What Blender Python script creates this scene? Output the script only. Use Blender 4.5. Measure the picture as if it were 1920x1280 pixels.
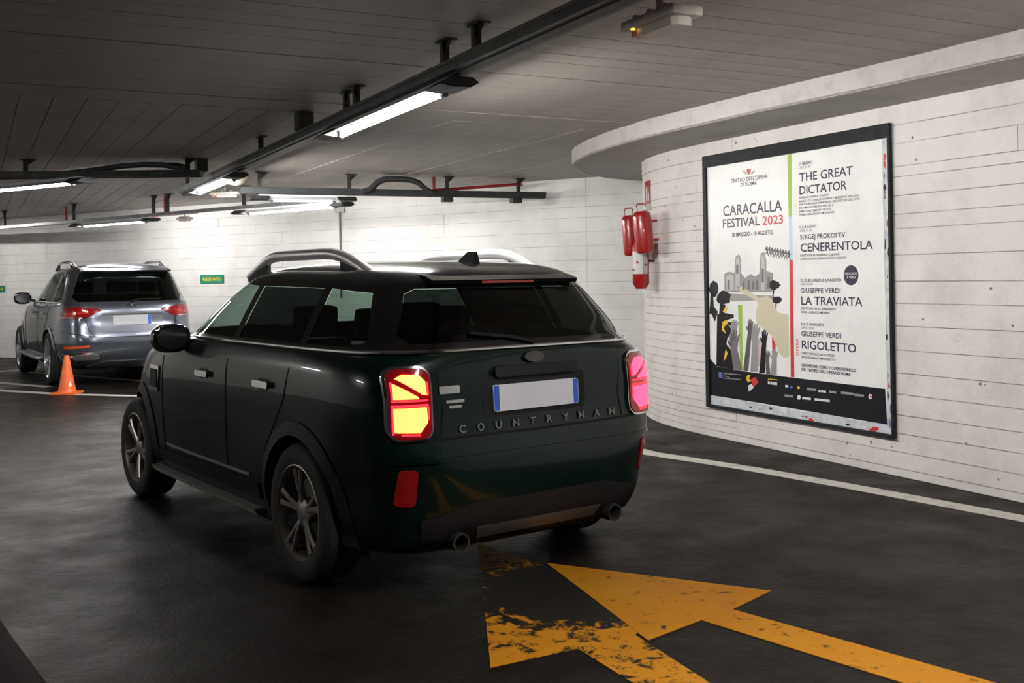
import bpy, bmesh, math, random
import numpy as np
from mathutils import Vector, Matrix
from mathutils.bvhtree import BVHTree
random.seed(7)
SC = bpy.context.scene
COL = SC.collection
for o in list(bpy.data.objects): bpy.data.objects.remove(o)

# ------------------------------------------------------------------ camera, world, exposure
F_PX, ROLL, H0, CAM_H = 1950.0, 0.016, 518.0, 1.5          # focal length (px of 1920), roll, horizon row, eye height
cam_d = bpy.data.cameras.new('camera'); cam = bpy.data.objects.new('camera', cam_d); COL.objects.link(cam)
cam_d.sensor_width = 36; cam_d.lens = F_PX/1920*36; cam_d.shift_y = -(640-H0)/1920
cam_d.clip_start = .05; cam_d.clip_end = 200
cam.matrix_world = Matrix.Translation((0, 0, CAM_H)) @ Matrix.Rotation(math.pi/2, 4, 'X') @ Matrix.Rotation(-ROLL, 4, 'Z')
SC.camera = cam
w = bpy.data.worlds.new('world'); SC.world = w; w.use_nodes = True
w.node_tree.nodes['Background'].inputs[0].default_value = (.5, .5, .55, 1)
w.node_tree.nodes['Background'].inputs[1].default_value = .01
SC.view_settings.view_transform = 'Standard'; SC.view_settings.look = 'None'
SC.view_settings.gamma = 1; SC.view_settings.use_curve_mapping = False
SC.view_settings.exposure = 0.0
TUBE_POWER = 505.0

_c, _s = math.cos(ROLL), math.sin(ROLL)
def ray(u, v):
    a, b = u-960, v-H0
    return (a*_c-b*_s)/F_PX, (-a*_s-b*_c)/F_PX
def G(u, v, z=0.0):                                           # pixel -> point on the level plane z
    x, k = ray(u, v); d = (z-CAM_H)/k
    return Vector((x*d, d, z))

# ------------------------------------------------------------------ materials
MATS = {}
def pmat(name, col, rough=.5, metal=0, col2=None, nscale=6, nlo=.4, nhi=.6, bump=0, bscale=40, coat=0, emit=None, estr=0, spec=.5, rough2=None, stretch=None, pits=0):
    if name in MATS: return MATS[name]
    m = bpy.data.materials.new(name); m.use_nodes = True; nt = m.node_tree; N = nt.nodes; L = nt.links
    b = N['Principled BSDF']
    b.inputs['Base Color'].default_value = (*col, 1); b.inputs['Roughness'].default_value = rough
    b.inputs['Metallic'].default_value = metal; b.inputs['Specular IOR Level'].default_value = spec
    if coat: b.inputs['Coat Weight'].default_value = coat; b.inputs['Coat Roughness'].default_value = .03
    if emit: b.inputs['Emission Color'].default_value = (*emit, 1); b.inputs['Emission Strength'].default_value = estr
    tc = N.new('ShaderNodeTexCoord'); vec = tc.outputs['Object']
    if stretch:
        mp = N.new('ShaderNodeMapping'); mp.inputs['Scale'].default_value = stretch; L.new(vec, mp.inputs[0]); vec = mp.outputs[0]
    if col2 is not None:
        n = N.new('ShaderNodeTexNoise'); n.inputs['Scale'].default_value = nscale; n.inputs['Detail'].default_value = 8; n.inputs['Roughness'].default_value = .65
        L.new(vec, n.inputs['Vector'])
        r = N.new('ShaderNodeMapRange'); r.inputs[1].default_value = nlo; r.inputs[2].default_value = nhi; L.new(n.outputs[0], r.inputs[0])
        mx = N.new('ShaderNodeMix'); mx.data_type = 'RGBA'; mx.inputs[6].default_value = (*col, 1); mx.inputs[7].default_value = (*col2, 1)
        L.new(r.outputs[0], mx.inputs[0]); L.new(mx.outputs[2], b.inputs['Base Color'])
        if pits:                                             # scattered small dark holes and chips
            vo = N.new('ShaderNodeTexVoronoi'); vo.inputs['Scale'].default_value = pits; L.new(tc.outputs['Object'], vo.inputs['Vector'])
            n3 = N.new('ShaderNodeTexNoise'); n3.inputs['Scale'].default_value = pits*.9; L.new(tc.outputs['Object'], n3.inputs['Vector'])
            th = N.new('ShaderNodeMapRange'); th.inputs[1].default_value = .50; th.inputs[2].default_value = .72; th.inputs[3].default_value = 0; th.inputs[4].default_value = .17; L.new(n3.outputs[0], th.inputs[0])
            lt = N.new('ShaderNodeMath'); lt.operation = 'LESS_THAN'; L.new(vo.outputs['Distance'], lt.inputs[0]); L.new(th.outputs[0], lt.inputs[1])
            m3 = N.new('ShaderNodeMix'); m3.data_type = 'RGBA'; L.new(lt.outputs[0], m3.inputs[0]); L.new(mx.outputs[2], m3.inputs[6]); m3.inputs[7].default_value = (.22, .19, .17, 1); L.new(m3.outputs[2], b.inputs['Base Color'])
        if rough2 is not None:
            rr = N.new('ShaderNodeMapRange'); rr.inputs[3].default_value = rough; rr.inputs[4].default_value = rough2
            L.new(r.outputs[0], rr.inputs[0]); L.new(rr.outputs[0], b.inputs['Roughness'])
    if bump:
        n2 = N.new('ShaderNodeTexNoise'); n2.inputs['Scale'].default_value = bscale; n2.inputs['Detail'].default_value = 6
        L.new(tc.outputs['Object'], n2.inputs['Vector'])
        bp = N.new('ShaderNodeBump'); bp.inputs['Strength'].default_value = bump; bp.inputs['Distance'].default_value = .01
        L.new(n2.outputs[0], bp.inputs['Height']); L.new(bp.outputs[0], b.inputs['Normal'])
    MATS[name] = m; return m
def glassmat(name, tint, rough=.02, ior=1.5):
    m = bpy.data.materials.new(name); m.use_nodes = True; nt = m.node_tree; N = nt.nodes; L = nt.links
    N.remove(N['Principled BSDF']); out = N['Material Output']
    t = N.new('ShaderNodeBsdfTransparent'); t.inputs[0].default_value = (*tint, 1)
    g = N.new('ShaderNodeBsdfGlossy'); g.inputs['Roughness'].default_value = rough; g.inputs['Color'].default_value = (.9, .95, .93, 1)
    f = N.new('ShaderNodeFresnel'); ge = N.new('ShaderNodeNewGeometry'); io = N.new('ShaderNodeMapRange')      # one thin pane: same reflectance from both faces
    io.inputs[3].default_value = ior; io.inputs[4].default_value = 1/ior; L.new(ge.outputs['Backfacing'], io.inputs[0]); L.new(io.outputs[0], f.inputs['IOR'])
    mx = N.new('ShaderNodeMixShader'); L.new(f.outputs[0], mx.inputs[0]); L.new(t.outputs[0], mx.inputs[1]); L.new(g.outputs[0], mx.inputs[2]); L.new(mx.outputs[0], out.inputs[0])
    MATS[name] = m; return m

M_WALL = pmat('painted_board_concrete', (.76, .73, .70), .62, col2=(.60, .565, .535), nscale=2.3, nlo=.45, nhi=.75, bump=.5, bscale=30, pits=11)
M_WALLFAR = pmat('painted_board_concrete_far', (.74, .74, .72), .6, col2=(.62, .61, .585), nscale=1.7, nlo=.45, nhi=.75, bump=.3, bscale=30)
M_JOINT = pmat('grimy_board_joint', (.30, .27, .25), .9, col2=(.55, .52, .49), nscale=3, nlo=.42, nhi=.6)
M_CEIL = pmat('grey_board_concrete', (.40, .36, .325), .55, col2=(.28, .25, .225), nscale=1.4, nlo=.4, nhi=.72, bump=.3, bscale=25)
M_CEILJ = pmat('ceiling_joint', (.16, .15, .145), .9)
M_SOFFIT = pmat('soffit_concrete', (.42, .395, .37), .6, col2=(.32, .30, .28), nscale=2, nlo=.4, nhi=.7, bump=.4, bscale=30)
M_FASCIA = pmat('fascia_paint', (.48, .455, .435), .6, col2=(.36, .34, .32), nscale=5, nlo=.5, nhi=.75, bump=.35, bscale=24)
M_METAL = pmat('grey_trunking', (.14, .15, .152), .45, .1, col2=(.10, .107, .11), nscale=8)
M_TRAY = pmat('dark_tray_steel', (.055, .06, .062), .5, .1, col2=(.04, .044, .046), nscale=8)
M_DARK = pmat('dark_bracket', (.03, .033, .035), .5, .2, col2=(.05, .05, .05), nscale=12)
M_GALV = pmat('galvanised_rail', (.42, .44, .44), .35, .7, col2=(.30, .32, .32), nscale=14)
M_WHITEP = pmat('white_enamel', (.82, .83, .84), .3, col2=(.74, .75, .76), nscale=10)
M_PLASTIC = pmat('aged_white_plastic', (.62, .58, .54), .4, col2=(.50, .46, .42), nscale=18)
M_TUBE = pmat('lit_fluorescent_tube', (1, 1, 1), .3, emit=(1.0, .968, .935), estr=TUBE_POWER)
M_TUBEF = pmat('lit_dimmed_tube', (1, 1, 1), .3, emit=(1.0, .968, .935), estr=TUBE_POWER*.54)  # same tube with emission turned down, avoids hot spots on the far wall
M_CAP = pmat('tube_cap', (.2, .2, .21), .4, .4)
M_RED = pmat('red_enamel', (.42, .018, .018), .28, col2=(.33, .012, .014), nscale=9, coat=.4)
M_REDPIPE = pmat('red_pipe_paint', (.45, .03, .03), .4, col2=(.33, .02, .02), nscale=8)
M_WPAINT = pmat('white_road_paint', (.56, .54, .49), .6, col2=(.30, .28, .25), nscale=9, nlo=.52, nhi=.72)
M_BLACK = pmat('black_plastic', (.008, .008, .009), .55, col2=(.012, .012, .013), nscale=30, spec=.2)
M_GLOSSB = pmat('gloss_black', (.006, .006, .007), .08, coat=1)
M_CHROME = pmat('chrome', (.78, .79, .80), .12, 1)
M_SATIN = pmat('satin_silver', (.60, .61, .63), .3, .9)
M_TYRE = pmat('tyre_rubber', (.014, .014, .014), .75, col2=(.022, .021, .02), nscale=30, bump=.2, bscale=120)
M_DISC = pmat('brake_disc', (.22, .21, .2), .4, .8)
M_SEAT = pmat('dark_upholstery', (.02, .02, .021), .8, col2=(.03, .03, .03), nscale=20)
M_REDLENS = pmat('red_lens', (.28, .006, .008), .12, coat=1)
M_REFL = pmat('red_reflector', (.35, .008, .01), .25, coat=.6)
M_LAMP = pmat('lit_brake_lamp', (1, .2, .05), .3, emit=(1, .16, .04), estr=5.5)
M_LAMPR = pmat('lit_brake_lamp_rim', (1, .05, .03), .3, emit=(1, .02, .045), estr=2.2)
M_LAMPP = pmat('lit_brake_lamp_pink', (1, .1, .15), .3, emit=(1, .05, .14), estr=2.6)
M_PLATE = pmat('blank_plate', (.72, .73, .80), .4, col2=(.66, .67, .74), nscale=6)
M_PLATEG = pmat('blank_plate_grey', (.55, .57, .62), .4)
M_PBLUE = pmat('plate_blue', (.03, .12, .55), .4)
M_GREEN = pmat('racing_green_paint', (.0010, .0085, .0066), .25, .2, coat=.45, col2=(.0013, .010, .008), nscale=200, spec=.25)
M_GREY = pmat('selenite_grey_paint', (.16, .18, .225), .22, .8, coat=1, col2=(.18, .205, .255), nscale=300)
G_CLEAR = glassmat('tinted_glass', (.50, .60, .55)); G_DARK = glassmat('privacy_glass', (.10, .125, .12)); G_MID = glassmat('green_tinted_glass', (.34, .42, .38)); G_BLK = glassmat('black_privacy_glass', (.022, .028, .026))
G_LENS = glassmat('clear_lens', (.85, .85, .85))
M_CONE = pmat('orange_cone_plastic', (.85, .17, .03), .45, col2=(.75, .13, .02), nscale=9)

def floor_material():
    m = bpy.data.materials.new('worn_dark_floor'); m.use_nodes = True; nt = m.node_tree; N = nt.nodes; L = nt.links; b = N['Principled BSDF']
    tc = N.new('ShaderNodeTexCoord')
    def noise(sc, det=8, ro=.6):
        n = N.new('ShaderNodeTexNoise'); n.inputs['Scale'].default_value = sc; n.inputs['Detail'].default_value = det; n.inputs['Roughness'].default_value = ro
        L.new(tc.outputs['Object'], n.inputs['Vector']); return n.outputs[0]
    def rng(v, a, bb, c=0, d=1):
        r = N.new('ShaderNodeMapRange'); r.inputs[1].default_value = a; r.inputs[2].default_value = bb; r.inputs[3].default_value = c; r.inputs[4].default_value = d
        L.new(v, r.inputs[0]); return r.outputs[0]
    def mix(f, a, bb):
        x = N.new('ShaderNodeMix'); x.data_type = 'RGBA'; L.new(f, x.inputs[0])
        for i, q in ((6, a), (7, bb)):
            if isinstance(q, tuple): x.inputs[i].default_value = (*q, 1)
            else: L.new(q, x.inputs[i])
        return x.outputs[2]
    base = mix(rng(noise(.55), .38, .66), (.0072, .0056, .0044), (.0175, .0138, .0108))
    base = mix(rng(noise(3.0), .52, .75), base, (.0055, .0046, .0038))
    base = mix(rng(noise(95, 3), .70, .78), base, (.06, .053, .045))
    L.new(base, b.inputs['Base Color'])
    L.new(rng(noise(2.2, 6), .35, .7, .34, .58), b.inputs['Roughness'])
    b.inputs['Specular IOR Level'].default_value = .07
    ad = N.new('ShaderNodeMath'); ad.operation = 'MULTIPLY_ADD'; L.new(noise(26, 8, .7), ad.inputs[0]); ad.inputs[1].default_value = .5; L.new(noise(5, 5), ad.inputs[2])
    bp = N.new('ShaderNodeBump'); bp.inputs['Strength'].default_value = .45; bp.inputs['Distance'].default_value = .02; L.new(ad.outputs[0], bp.inputs['Height']); L.new(bp.outputs[0], b.inputs['Normal'])
    return m
def yellow_material(name, lo, hi, grad=None):
    """worn yellow road paint; the paint is worn through to the floor where noise (plus a worn patch) says so"""
    m = bpy.data.materials.new(name); m.use_nodes = True; nt = m.node_tree; N = nt.nodes; L = nt.links; b = N['Principled BSDF']
    tc = N.new('ShaderNodeTexCoord')
    n = N.new('ShaderNodeTexNoise'); n.inputs['Scale'].default_value = 11; n.inputs['Detail'].default_value = 9; n.inputs['Roughness'].default_value = .72; n.inputs['Distortion'].default_value = .6
    L.new(tc.outputs['Object'], n.inputs['Vector']); v = n.outputs[0]
    if grad:                                                 # centre and radius of the worn-away patch
        d = N.new('ShaderNodeVectorMath'); d.operation = 'DISTANCE'; d.inputs[1].default_value = grad[0]; L.new(tc.outputs['Object'], d.inputs[0])
        r = N.new('ShaderNodeMapRange'); r.inputs[1].default_value = grad[1]; r.inputs[2].default_value = grad[2]; r.inputs[3].default_value = .34; r.inputs[4].default_value = 0; L.new(d.outputs['Value'], r.inputs[0])
        a = N.new('ShaderNodeMath'); a.operation = 'ADD'; L.new(v, a.inputs[0]); L.new(r.outputs[0], a.inputs[1]); v = a.outputs[0]
    r = N.new('ShaderNodeMapRange'); r.inputs[1].default_value = lo; r.inputs[2].default_value = hi; L.new(v, r.inputs[0])
    n2 = N.new('ShaderNodeTexNoise'); n2.inputs['Scale'].default_value = 2.5; L.new(tc.outputs['Object'], n2.inputs['Vector'])
    m0 = N.new('ShaderNodeMix'); m0.data_type = 'RGBA'; m0.inputs[6].default_value = (.58, .26, .014, 1); m0.inputs[7].default_value = (.46, .17, .010, 1); L.new(n2.outputs[0], m0.inputs[0])
    mx = N.new('ShaderNodeMix'); mx.data_type = 'RGBA'; L.new(m0.outputs[2], mx.inputs[6]); mx.inputs[7].default_value = (.014, .012, .010, 1)
    L.new(r.outputs[0], mx.inputs[0]); L.new(mx.outputs[2], b.inputs['Base Color']); b.inputs['Roughness'].default_value = .6; b.inputs['Specular IOR Level'].default_value = .12
    return m

# ------------------------------------------------------------------ object helpers
def link(name, bm, mat, parent=None, smooth=False, loc=None):
    me = bpy.data.meshes.new(name)
    bmesh.ops.recalc_face_normals(bm, faces=bm.faces)
    bm.to_mesh(me); bm.free()
    if mat: me.materials.append(mat)
    if smooth:
        for p in me.polygons: p.use_smooth = True
        if smooth != 'all': me.set_sharp_from_angle(angle=math.radians(38))
    o = bpy.data.objects.new(name, me); COL.objects.link(o)
    if parent: o.parent = parent
    if loc: o.location = loc
    return o
def tag(o, label=None, cat=None, group=None, kind=None):
    if label: o['label'] = label
    if cat: o['category'] = cat
    if group: o['group'] = group
    if kind: o['kind'] = kind
    return o
def thing(name, label, cat, loc=(0, 0, 0), rz=0, group=None):
    o = bpy.data.objects.new(name, None); COL.objects.link(o); o.empty_display_size = .1
    o.location = loc; o.rotation_euler = (0, 0, rz)
    return tag(o, label, cat, group)
def BM(): return bmesh.new()
def box(bm, c, s, M=None, bev=0):
    r = bmesh.ops.create_cube(bm, size=1); vs = r['verts']
    bmesh.ops.scale(bm, vec=s, verts=vs)
    if bev:
        es = list({e for v in vs for e in v.link_edges})
        rr = bmesh.ops.bevel(bm, geom=es, offset=bev, segments=2, affect='EDGES', profile=.7)
        vs = list({v for f in rr['faces'] for v in f.verts} | {v for v in vs if v.is_valid})
    T = Matrix.Translation(c)
    bmesh.ops.transform(bm, matrix=(M @ T) if M else T, verts=vs)
    return bm
def cyl(bm, p, q, r, seg=12, r2=None):
    p, q = Vector(p), Vector(q); d = q-p
    rot = d.to_track_quat('Z', 'Y').to_matrix().to_4x4()
    bmesh.ops.create_cone(bm, cap_ends=True, segments=seg, radius1=r, radius2=r if r2 is None else r2, depth=d.length, matrix=Matrix.Translation((p+q)/2) @ rot)
    return bm
def tube(bm, pts, r, seg=8, ry=None, cap=True, up=Vector((0, 0, 1))):
    """sweep an ellipse (r across, ry along 'up') along pts"""
    pts = [Vector(p) for p in pts]; rings = []
    for i, p in enumerate(pts):
        t = (pts[min(i+1, len(pts)-1)]-pts[max(i-1, 0)]).normalized()
        a = t.cross(up)
        if a.length < 1e-4: a = t.cross(Vector((1, 0, 0)))
        a.normalize(); b = a.cross(t).normalized()
        rr = r[i] if isinstance(r, (list, tuple)) else r
        r2 = (ry[i] if isinstance(ry, (list, tuple)) else ry) if ry else rr
        rings.append([bm.verts.new(p+a*(rr*math.cos(2*math.pi*(k+.5)/seg))+b*(r2*math.sin(2*math.pi*(k+.5)/seg))) for k in range(seg)])
    for A, B in zip(rings, rings[1:]):
        for k in range(seg): bm.faces.new((A[k], A[(k+1) % seg], B[(k+1) % seg], B[k]))
    if cap: bm.faces.new(rings[0][::-1]); bm.faces.new(rings[-1])
    return bm
def lathe(bm, prof, seg=24, M=None, closed=False):
    """prof: (radius, height) pairs about local Z"""
    rings = []
    for r, z in prof:
        if r < 1e-5: rings.append([bm.verts.new((0, 0, z))])
        else: rings.append([bm.verts.new((r*math.cos(2*math.pi*k/seg), r*math.sin(2*math.pi*k/seg), z)) for k in range(seg)])
    if closed: rings.append(rings[0])
    for A, B in zip(rings, rings[1:]):
        for k in range(seg):
            k2 = (k+1) % seg
            if len(A) == 1 and len(B) == 1: continue
            if len(A) == 1: bm.faces.new((A[0], B[k2], B[k]))
            elif len(B) == 1: bm.faces.new((A[k], A[k2], B[0]))
            else: bm.faces.new((A[k], A[k2], B[k2], B[k]))
    if M: bmesh.ops.transform(bm, matrix=M, verts=list({v for R in rings for v in R}))
    return bm
def prism(bm, poly, z0, z1, M=None):
    a = [bm.verts.new((x, y, z0)) for x, y in poly]; b = [bm.verts.new((x, y, z1)) for x, y in poly]
    bm.faces.new(a[::-1]); bm.faces.new(b); n = len(poly)
    for i in range(n): bm.faces.new((a[i], a[(i+1) % n], b[(i+1) % n], b[i]))
    if M: bmesh.ops.transform(bm, matrix=M, verts=a+b)
    return bm
def text_bm(s, bold=0.0):
    """flat mesh of a text line with its left baseline at 0,0; returns (bm, width, cap height)"""
    cu = bpy.data.curves.new('t', 'FONT'); cu.body = s; cu.size = 1; cu.resolution_u = 3; cu.offset = bold
    o = bpy.data.objects.new('t', cu); COL.objects.link(o)
    dg = bpy.context.evaluated_depsgraph_get(); me = bpy.data.meshes.new_from_object(o.evaluated_get(dg))
    bm = BM(); bm.from_mesh(me)
    bpy.data.objects.remove(o); bpy.data.curves.remove(cu); bpy.data.meshes.remove(me)
    xs = [v.co.x for v in bm.verts] or [0, 1]
    x0 = min(xs); bmesh.ops.translate(bm, vec=(-x0, 0, 0), verts=bm.verts)
    return bm, max(xs)-x0, .70

# ------------------------------------------------------------------ the setting
CEIL, SOFF = 2.85, 2.70
TD = Vector((-.46, .888, 0)).normalized(); TN = Vector((TD.y, -TD.x, 0))      # along the trunking / across it
floor = tag(link('floor', box(BM(), (0, 8, -.1), (34, 34, .2)), floor_material()), kind='structure')
# ceiling: backing slab and its cast boards
ceil = tag(link('ceiling', box(BM(), (0, 8, CEIL+.11), (34, 34, .2)), M_CEILJ), kind='structure')
t0 = 8.18; bw = .225
RZ = math.atan2(TD.y, TD.x)
def board_mesh(L_, W_):
    bm = BM(); box(bm, (0, 0, 0), (L_, W_-.006, .02)); me = bpy.data.meshes.new('ceiling_board'); bm.to_mesh(me); bm.free(); me.materials.append(M_CEIL); return me
for zone in (0, 1):
    if zone == 0:                                            # far zone: boards run along the trunking
        me = board_mesh(15.5, bw); rng_ = np.arange(-16, 9.5, bw)
    else:                                                    # near zone: boards run across it
        me = board_mesh(23, bw); rng_ = np.arange(t0-bw/2, -6, -bw)
    for q in rng_:
        p = TD*(t0+7.75+.003)+TN*q if zone == 0 else TD*q+TN*(-2.0)
        o = bpy.data.objects.new('ceiling_board', me); COL.objects.link(o); o.parent = ceil
        o.location = (p.x, p.y, CEIL+.010+random.uniform(-.0022, .0022)); o.rotation_euler = (0, 0, RZ if zone == 0 else RZ-math.pi/2)

def wall_path(bm, pts, z0, z1, out, back):
    """strip of wall along a plan polyline; 'out' is proud of the path, 'back' behind it (left normal of travel)"""
    n = len(pts); F = []; B = []
    for i in range(n):
        t = (Vector(pts[min(i+1, n-1)])-Vector(pts[max(i-1, 0)])).normalized(); nn = Vector((-t.y, t.x))
        F.append(Vector(pts[i])+nn*out); B.append(Vector(pts[i])-nn*back)
    a = [bm.verts.new((*p, z0)) for p in F]; b = [bm.verts.new((*p, z1)) for p in F]
    c = [bm.verts.new((*p, z0)) for p in B]; d = [bm.verts.new((*p, z1)) for p in B]
    for i in range(n-1):
        bm.faces.new((a[i], a[i+1], b[i+1], b[i])); bm.faces.new((b[i], b[i+1], d[i+1], d[i]))
        bm.faces.new((d[i], d[i+1], c[i+1], c[i])); bm.faces.new((c[i], c[i+1], a[i+1], a[i]))
    bm.faces.new((a[0], b[0], d[0], c[0])); bm.faces.new((a[-1], c[-1], d[-1], b[-1]))
    return bm
# right wall: straight stretch with the poster, rounded nose at its far end
WP0, WP1 = Vector((1.774, 9.63)), Vector((3.25, 6.62)); WD = (WP1-WP0).normalized()
nose = [(3.2, 12.35), (2.5, 12.35), (1.95, 12.2), (1.62, 11.9), (1.46, 11.5), (1.405, 11.1), (1.42, 10.75), (1.48, 10.42), (1.60, 10.04)]
RW = nose[::-1]
RW = [tuple(WP0+WD*11.0), tuple(WP0+WD*3.6), tuple(WP0+WD*.45), tuple(WP0)] + RW      # travelling away from camera: left normal faces the lane
wr = tag(link('wall_right', wall_path(BM(), RW, 0, SOFF+.15, -.007, .35), M_JOINT), kind='structure')
ZB = [0, .06, .18, .315, .45, .60, .755, .92, 1.095, 1.26, 1.42, 1.61, 1.80, 1.905, 2.04, 2.175, 2.25, 2.415, 2.55, SOFF]
for i, (a, b) in enumerate(zip(ZB, ZB[1:])):
    for a_, b_ in (((a, (a+b)/2), ((a+b)/2, b)) if b-a > .11 and a < 1.75 else ((a, b),)):     # the rounded nose is cast with narrower boards
        link('board_course', wall_path(BM(), RW[2:], a_+.0030, b_-.0030, random.uniform(-.003, .004), .01), M_WALL, wr)
    k = random.uniform(3.3, 5.0); pr = random.uniform(-.002, .003)
    mid = tuple(WP0+WD*k)
    link('board_course', wall_path(BM(), [mid, tuple(WP0+WD*.4515)], a+.0030, b-.0030, pr, .01), M_WALL, wr)
    link('board_course', wall_path(BM(), [tuple(WP0+WD*11), tuple(WP0+WD*(k+.003))], a+.0030, b-.0030, random.uniform(-.002, .003), .01), M_WALL, wr)
# the dropped slab edge over the wall
fas = [(5.35, 1.2), (4.0, 3.75), (2.905, 5.86), (2.47, 6.68), (1.83, 7.81), (1.19, 9.1), (.93, 9.8), (.78, 10.35), (.68, 10.9), (.67, 11.3), (.74, 11.85), (.92, 12.4), (1.25, 12.95), (1.75, 13.4), (2.4, 13.75)]
bm = BM(); prism(bm, fas+[(6.5, 13.75), (9, 10), (9, 1.2)], SOFF, SOFF+.012)
sof = tag(link('ceiling_soffit', bm, M_SOFFIT), kind='structure')
link('slab_edge', wall_path(BM(), fas, SOFF-.004, CEIL+.005, 0, .05), M_FASCIA, sof, smooth=True)
# far wall
FA, FB = Vector((6.2, 11.22)), Vector((-15.3, 24.36)); FD = (FB-FA).normalized(); FL = (FB-FA).length
FNn = Vector((-FD.y, FD.x))
wf = tag(link('wall_back', wall_path(BM(), [tuple(FA), tuple(FB)], 0, CEIL+.1, -.008, .3), M_JOINT), kind='structure')
zz = [0]
while zz[-1] < 2.62: zz.append(zz[-1]+random.choice((.15, .17, .18, .19, .2)))
zz[-1] = CEIL
for a, b in zip(zz, zz[1:]):
    cuts = [0]
    base_cut = 6.05
    cuts += [base_cut]
    while cuts[-1] < FL-4: cuts.append(cuts[-1]+random.choice((2.4, 2.9, 3.3, 3.9)))
    cuts.append(FL)
    for c0, c1 in zip(cuts, cuts[1:]):
        link('board_course', wall_path(BM(), [tuple(FA+FD*(c0+.0025)), tuple(FA+FD*(c1-.0025))], a+.0025, b-.0025, random.uniform(-.003, .003), .01), M_WALLFAR, wf)
M_DIM = pmat('bare_grey_concrete', (.22, .21, .20), .8, col2=(.15, .145, .14), nscale=2)
tag(link('wall_left', box(BM(), (-13.6, 8, 1.425), (.3, 33, 2.85)), M_WALLFAR), kind='structure')
tag(link('wall_front', box(BM(), (0, -8, 1.425), (30, .3, 2.85)), M_DIM), kind='structure')
def far_pt(u, v, off=0.0):                                   # pixel -> point on the far wall
    x, k = ray(u, v)
    den = x*FNn.x+FNn.y; d = ((FA+FNn*off).dot(FNn))/den
    return Vector((x*d, d, CAM_H+k*d))

# ------------------------------------------------------------------ floor markings
def ground_strip(name, pts, w_, z, label, mat=M_WPAINT, cat='floor line'):
    bm = BM(); n = len(pts); L_, R_ = [], []
    for i in range(n):
        t = (Vector(pts[min(i+1, n-1)])-Vector(pts[max(i-1, 0)])).normalized(); nn = Vector((-t.y, t.x))
        L_.append(Vector(pts[i])+nn*w_/2); R_.append(Vector(pts[i])-nn*w_/2)
    poly = [tuple(p) for p in L_]+[tuple(p) for p in R_[::-1]]
    prism(bm, poly, .0003, z)
    return tag(link(name, bm, mat), label, cat)
ground_strip('edge_line', [(.35, 10.6), (.62, 9.75), (1.14, 8.70), (1.78, 7.985), (2.35, 7.22), (3.04, 6.23), (3.9, 4.75), (5.0, 2.6)], .16, .002, 'white painted edge line along the foot of the right wall')
ground_strip('bay_line', [G(-120, 717).xy, G(0, 732).xy, G(110, 738.5).xy, G(230, 741.5).xy, G(420, 745).xy], .16, .002, 'white bay line nearest the camera, running under the orange cone')
ground_strip('bay_line', [G(-120, 709).xy, G(0, 717.5).xy, G(90, 725).xy], .15, .0028, 'white bay line slanting in from the left edge behind the cone')
ground_strip('bay_line', [G(-60, 702).xy, G(25, 694).xy, G(75, 689).xy], .13, .002, 'short white bay line beside the front wheel of the parked grey car')
ground_strip('bay_line', [G(60, 697).xy, G(140, 704).xy, G(230, 711).xy, G(420, 727).xy], .12, .0022, 'thin white bay line under the tail of the parked grey car')
A1 = [(.157, 5.427), (1.196, 4.894), (.957, 4.632), (2.25, 3.17), (1.93, 3.14), (.795, 4.496), (.533, 4.258)]
bm = prism(BM(), A1, .0004, .0034)
tag(link('floor_arrow', bm, yellow_material('yellow_paint', .575, .66)), 'yellow floor arrow with solid paint, lying over the worn one', 'arrow')
A2 = [(-.215, 5.85), (-.106, 3.989), (.24, 4.179), (.62, 3.42), (.86, 3.42), (.487, 4.33), (.72, 4.62)]
bm = prism(BM(), A2, .0004, .0020)
tag(link('floor_arrow', bm, yellow_material('yellow_paint_worn', .52, .59, ((.24, 4.95, 0), .22, .60))), 'worn yellow floor arrow, its paint half rubbed away, left of the solid one', 'arrow')

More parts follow.
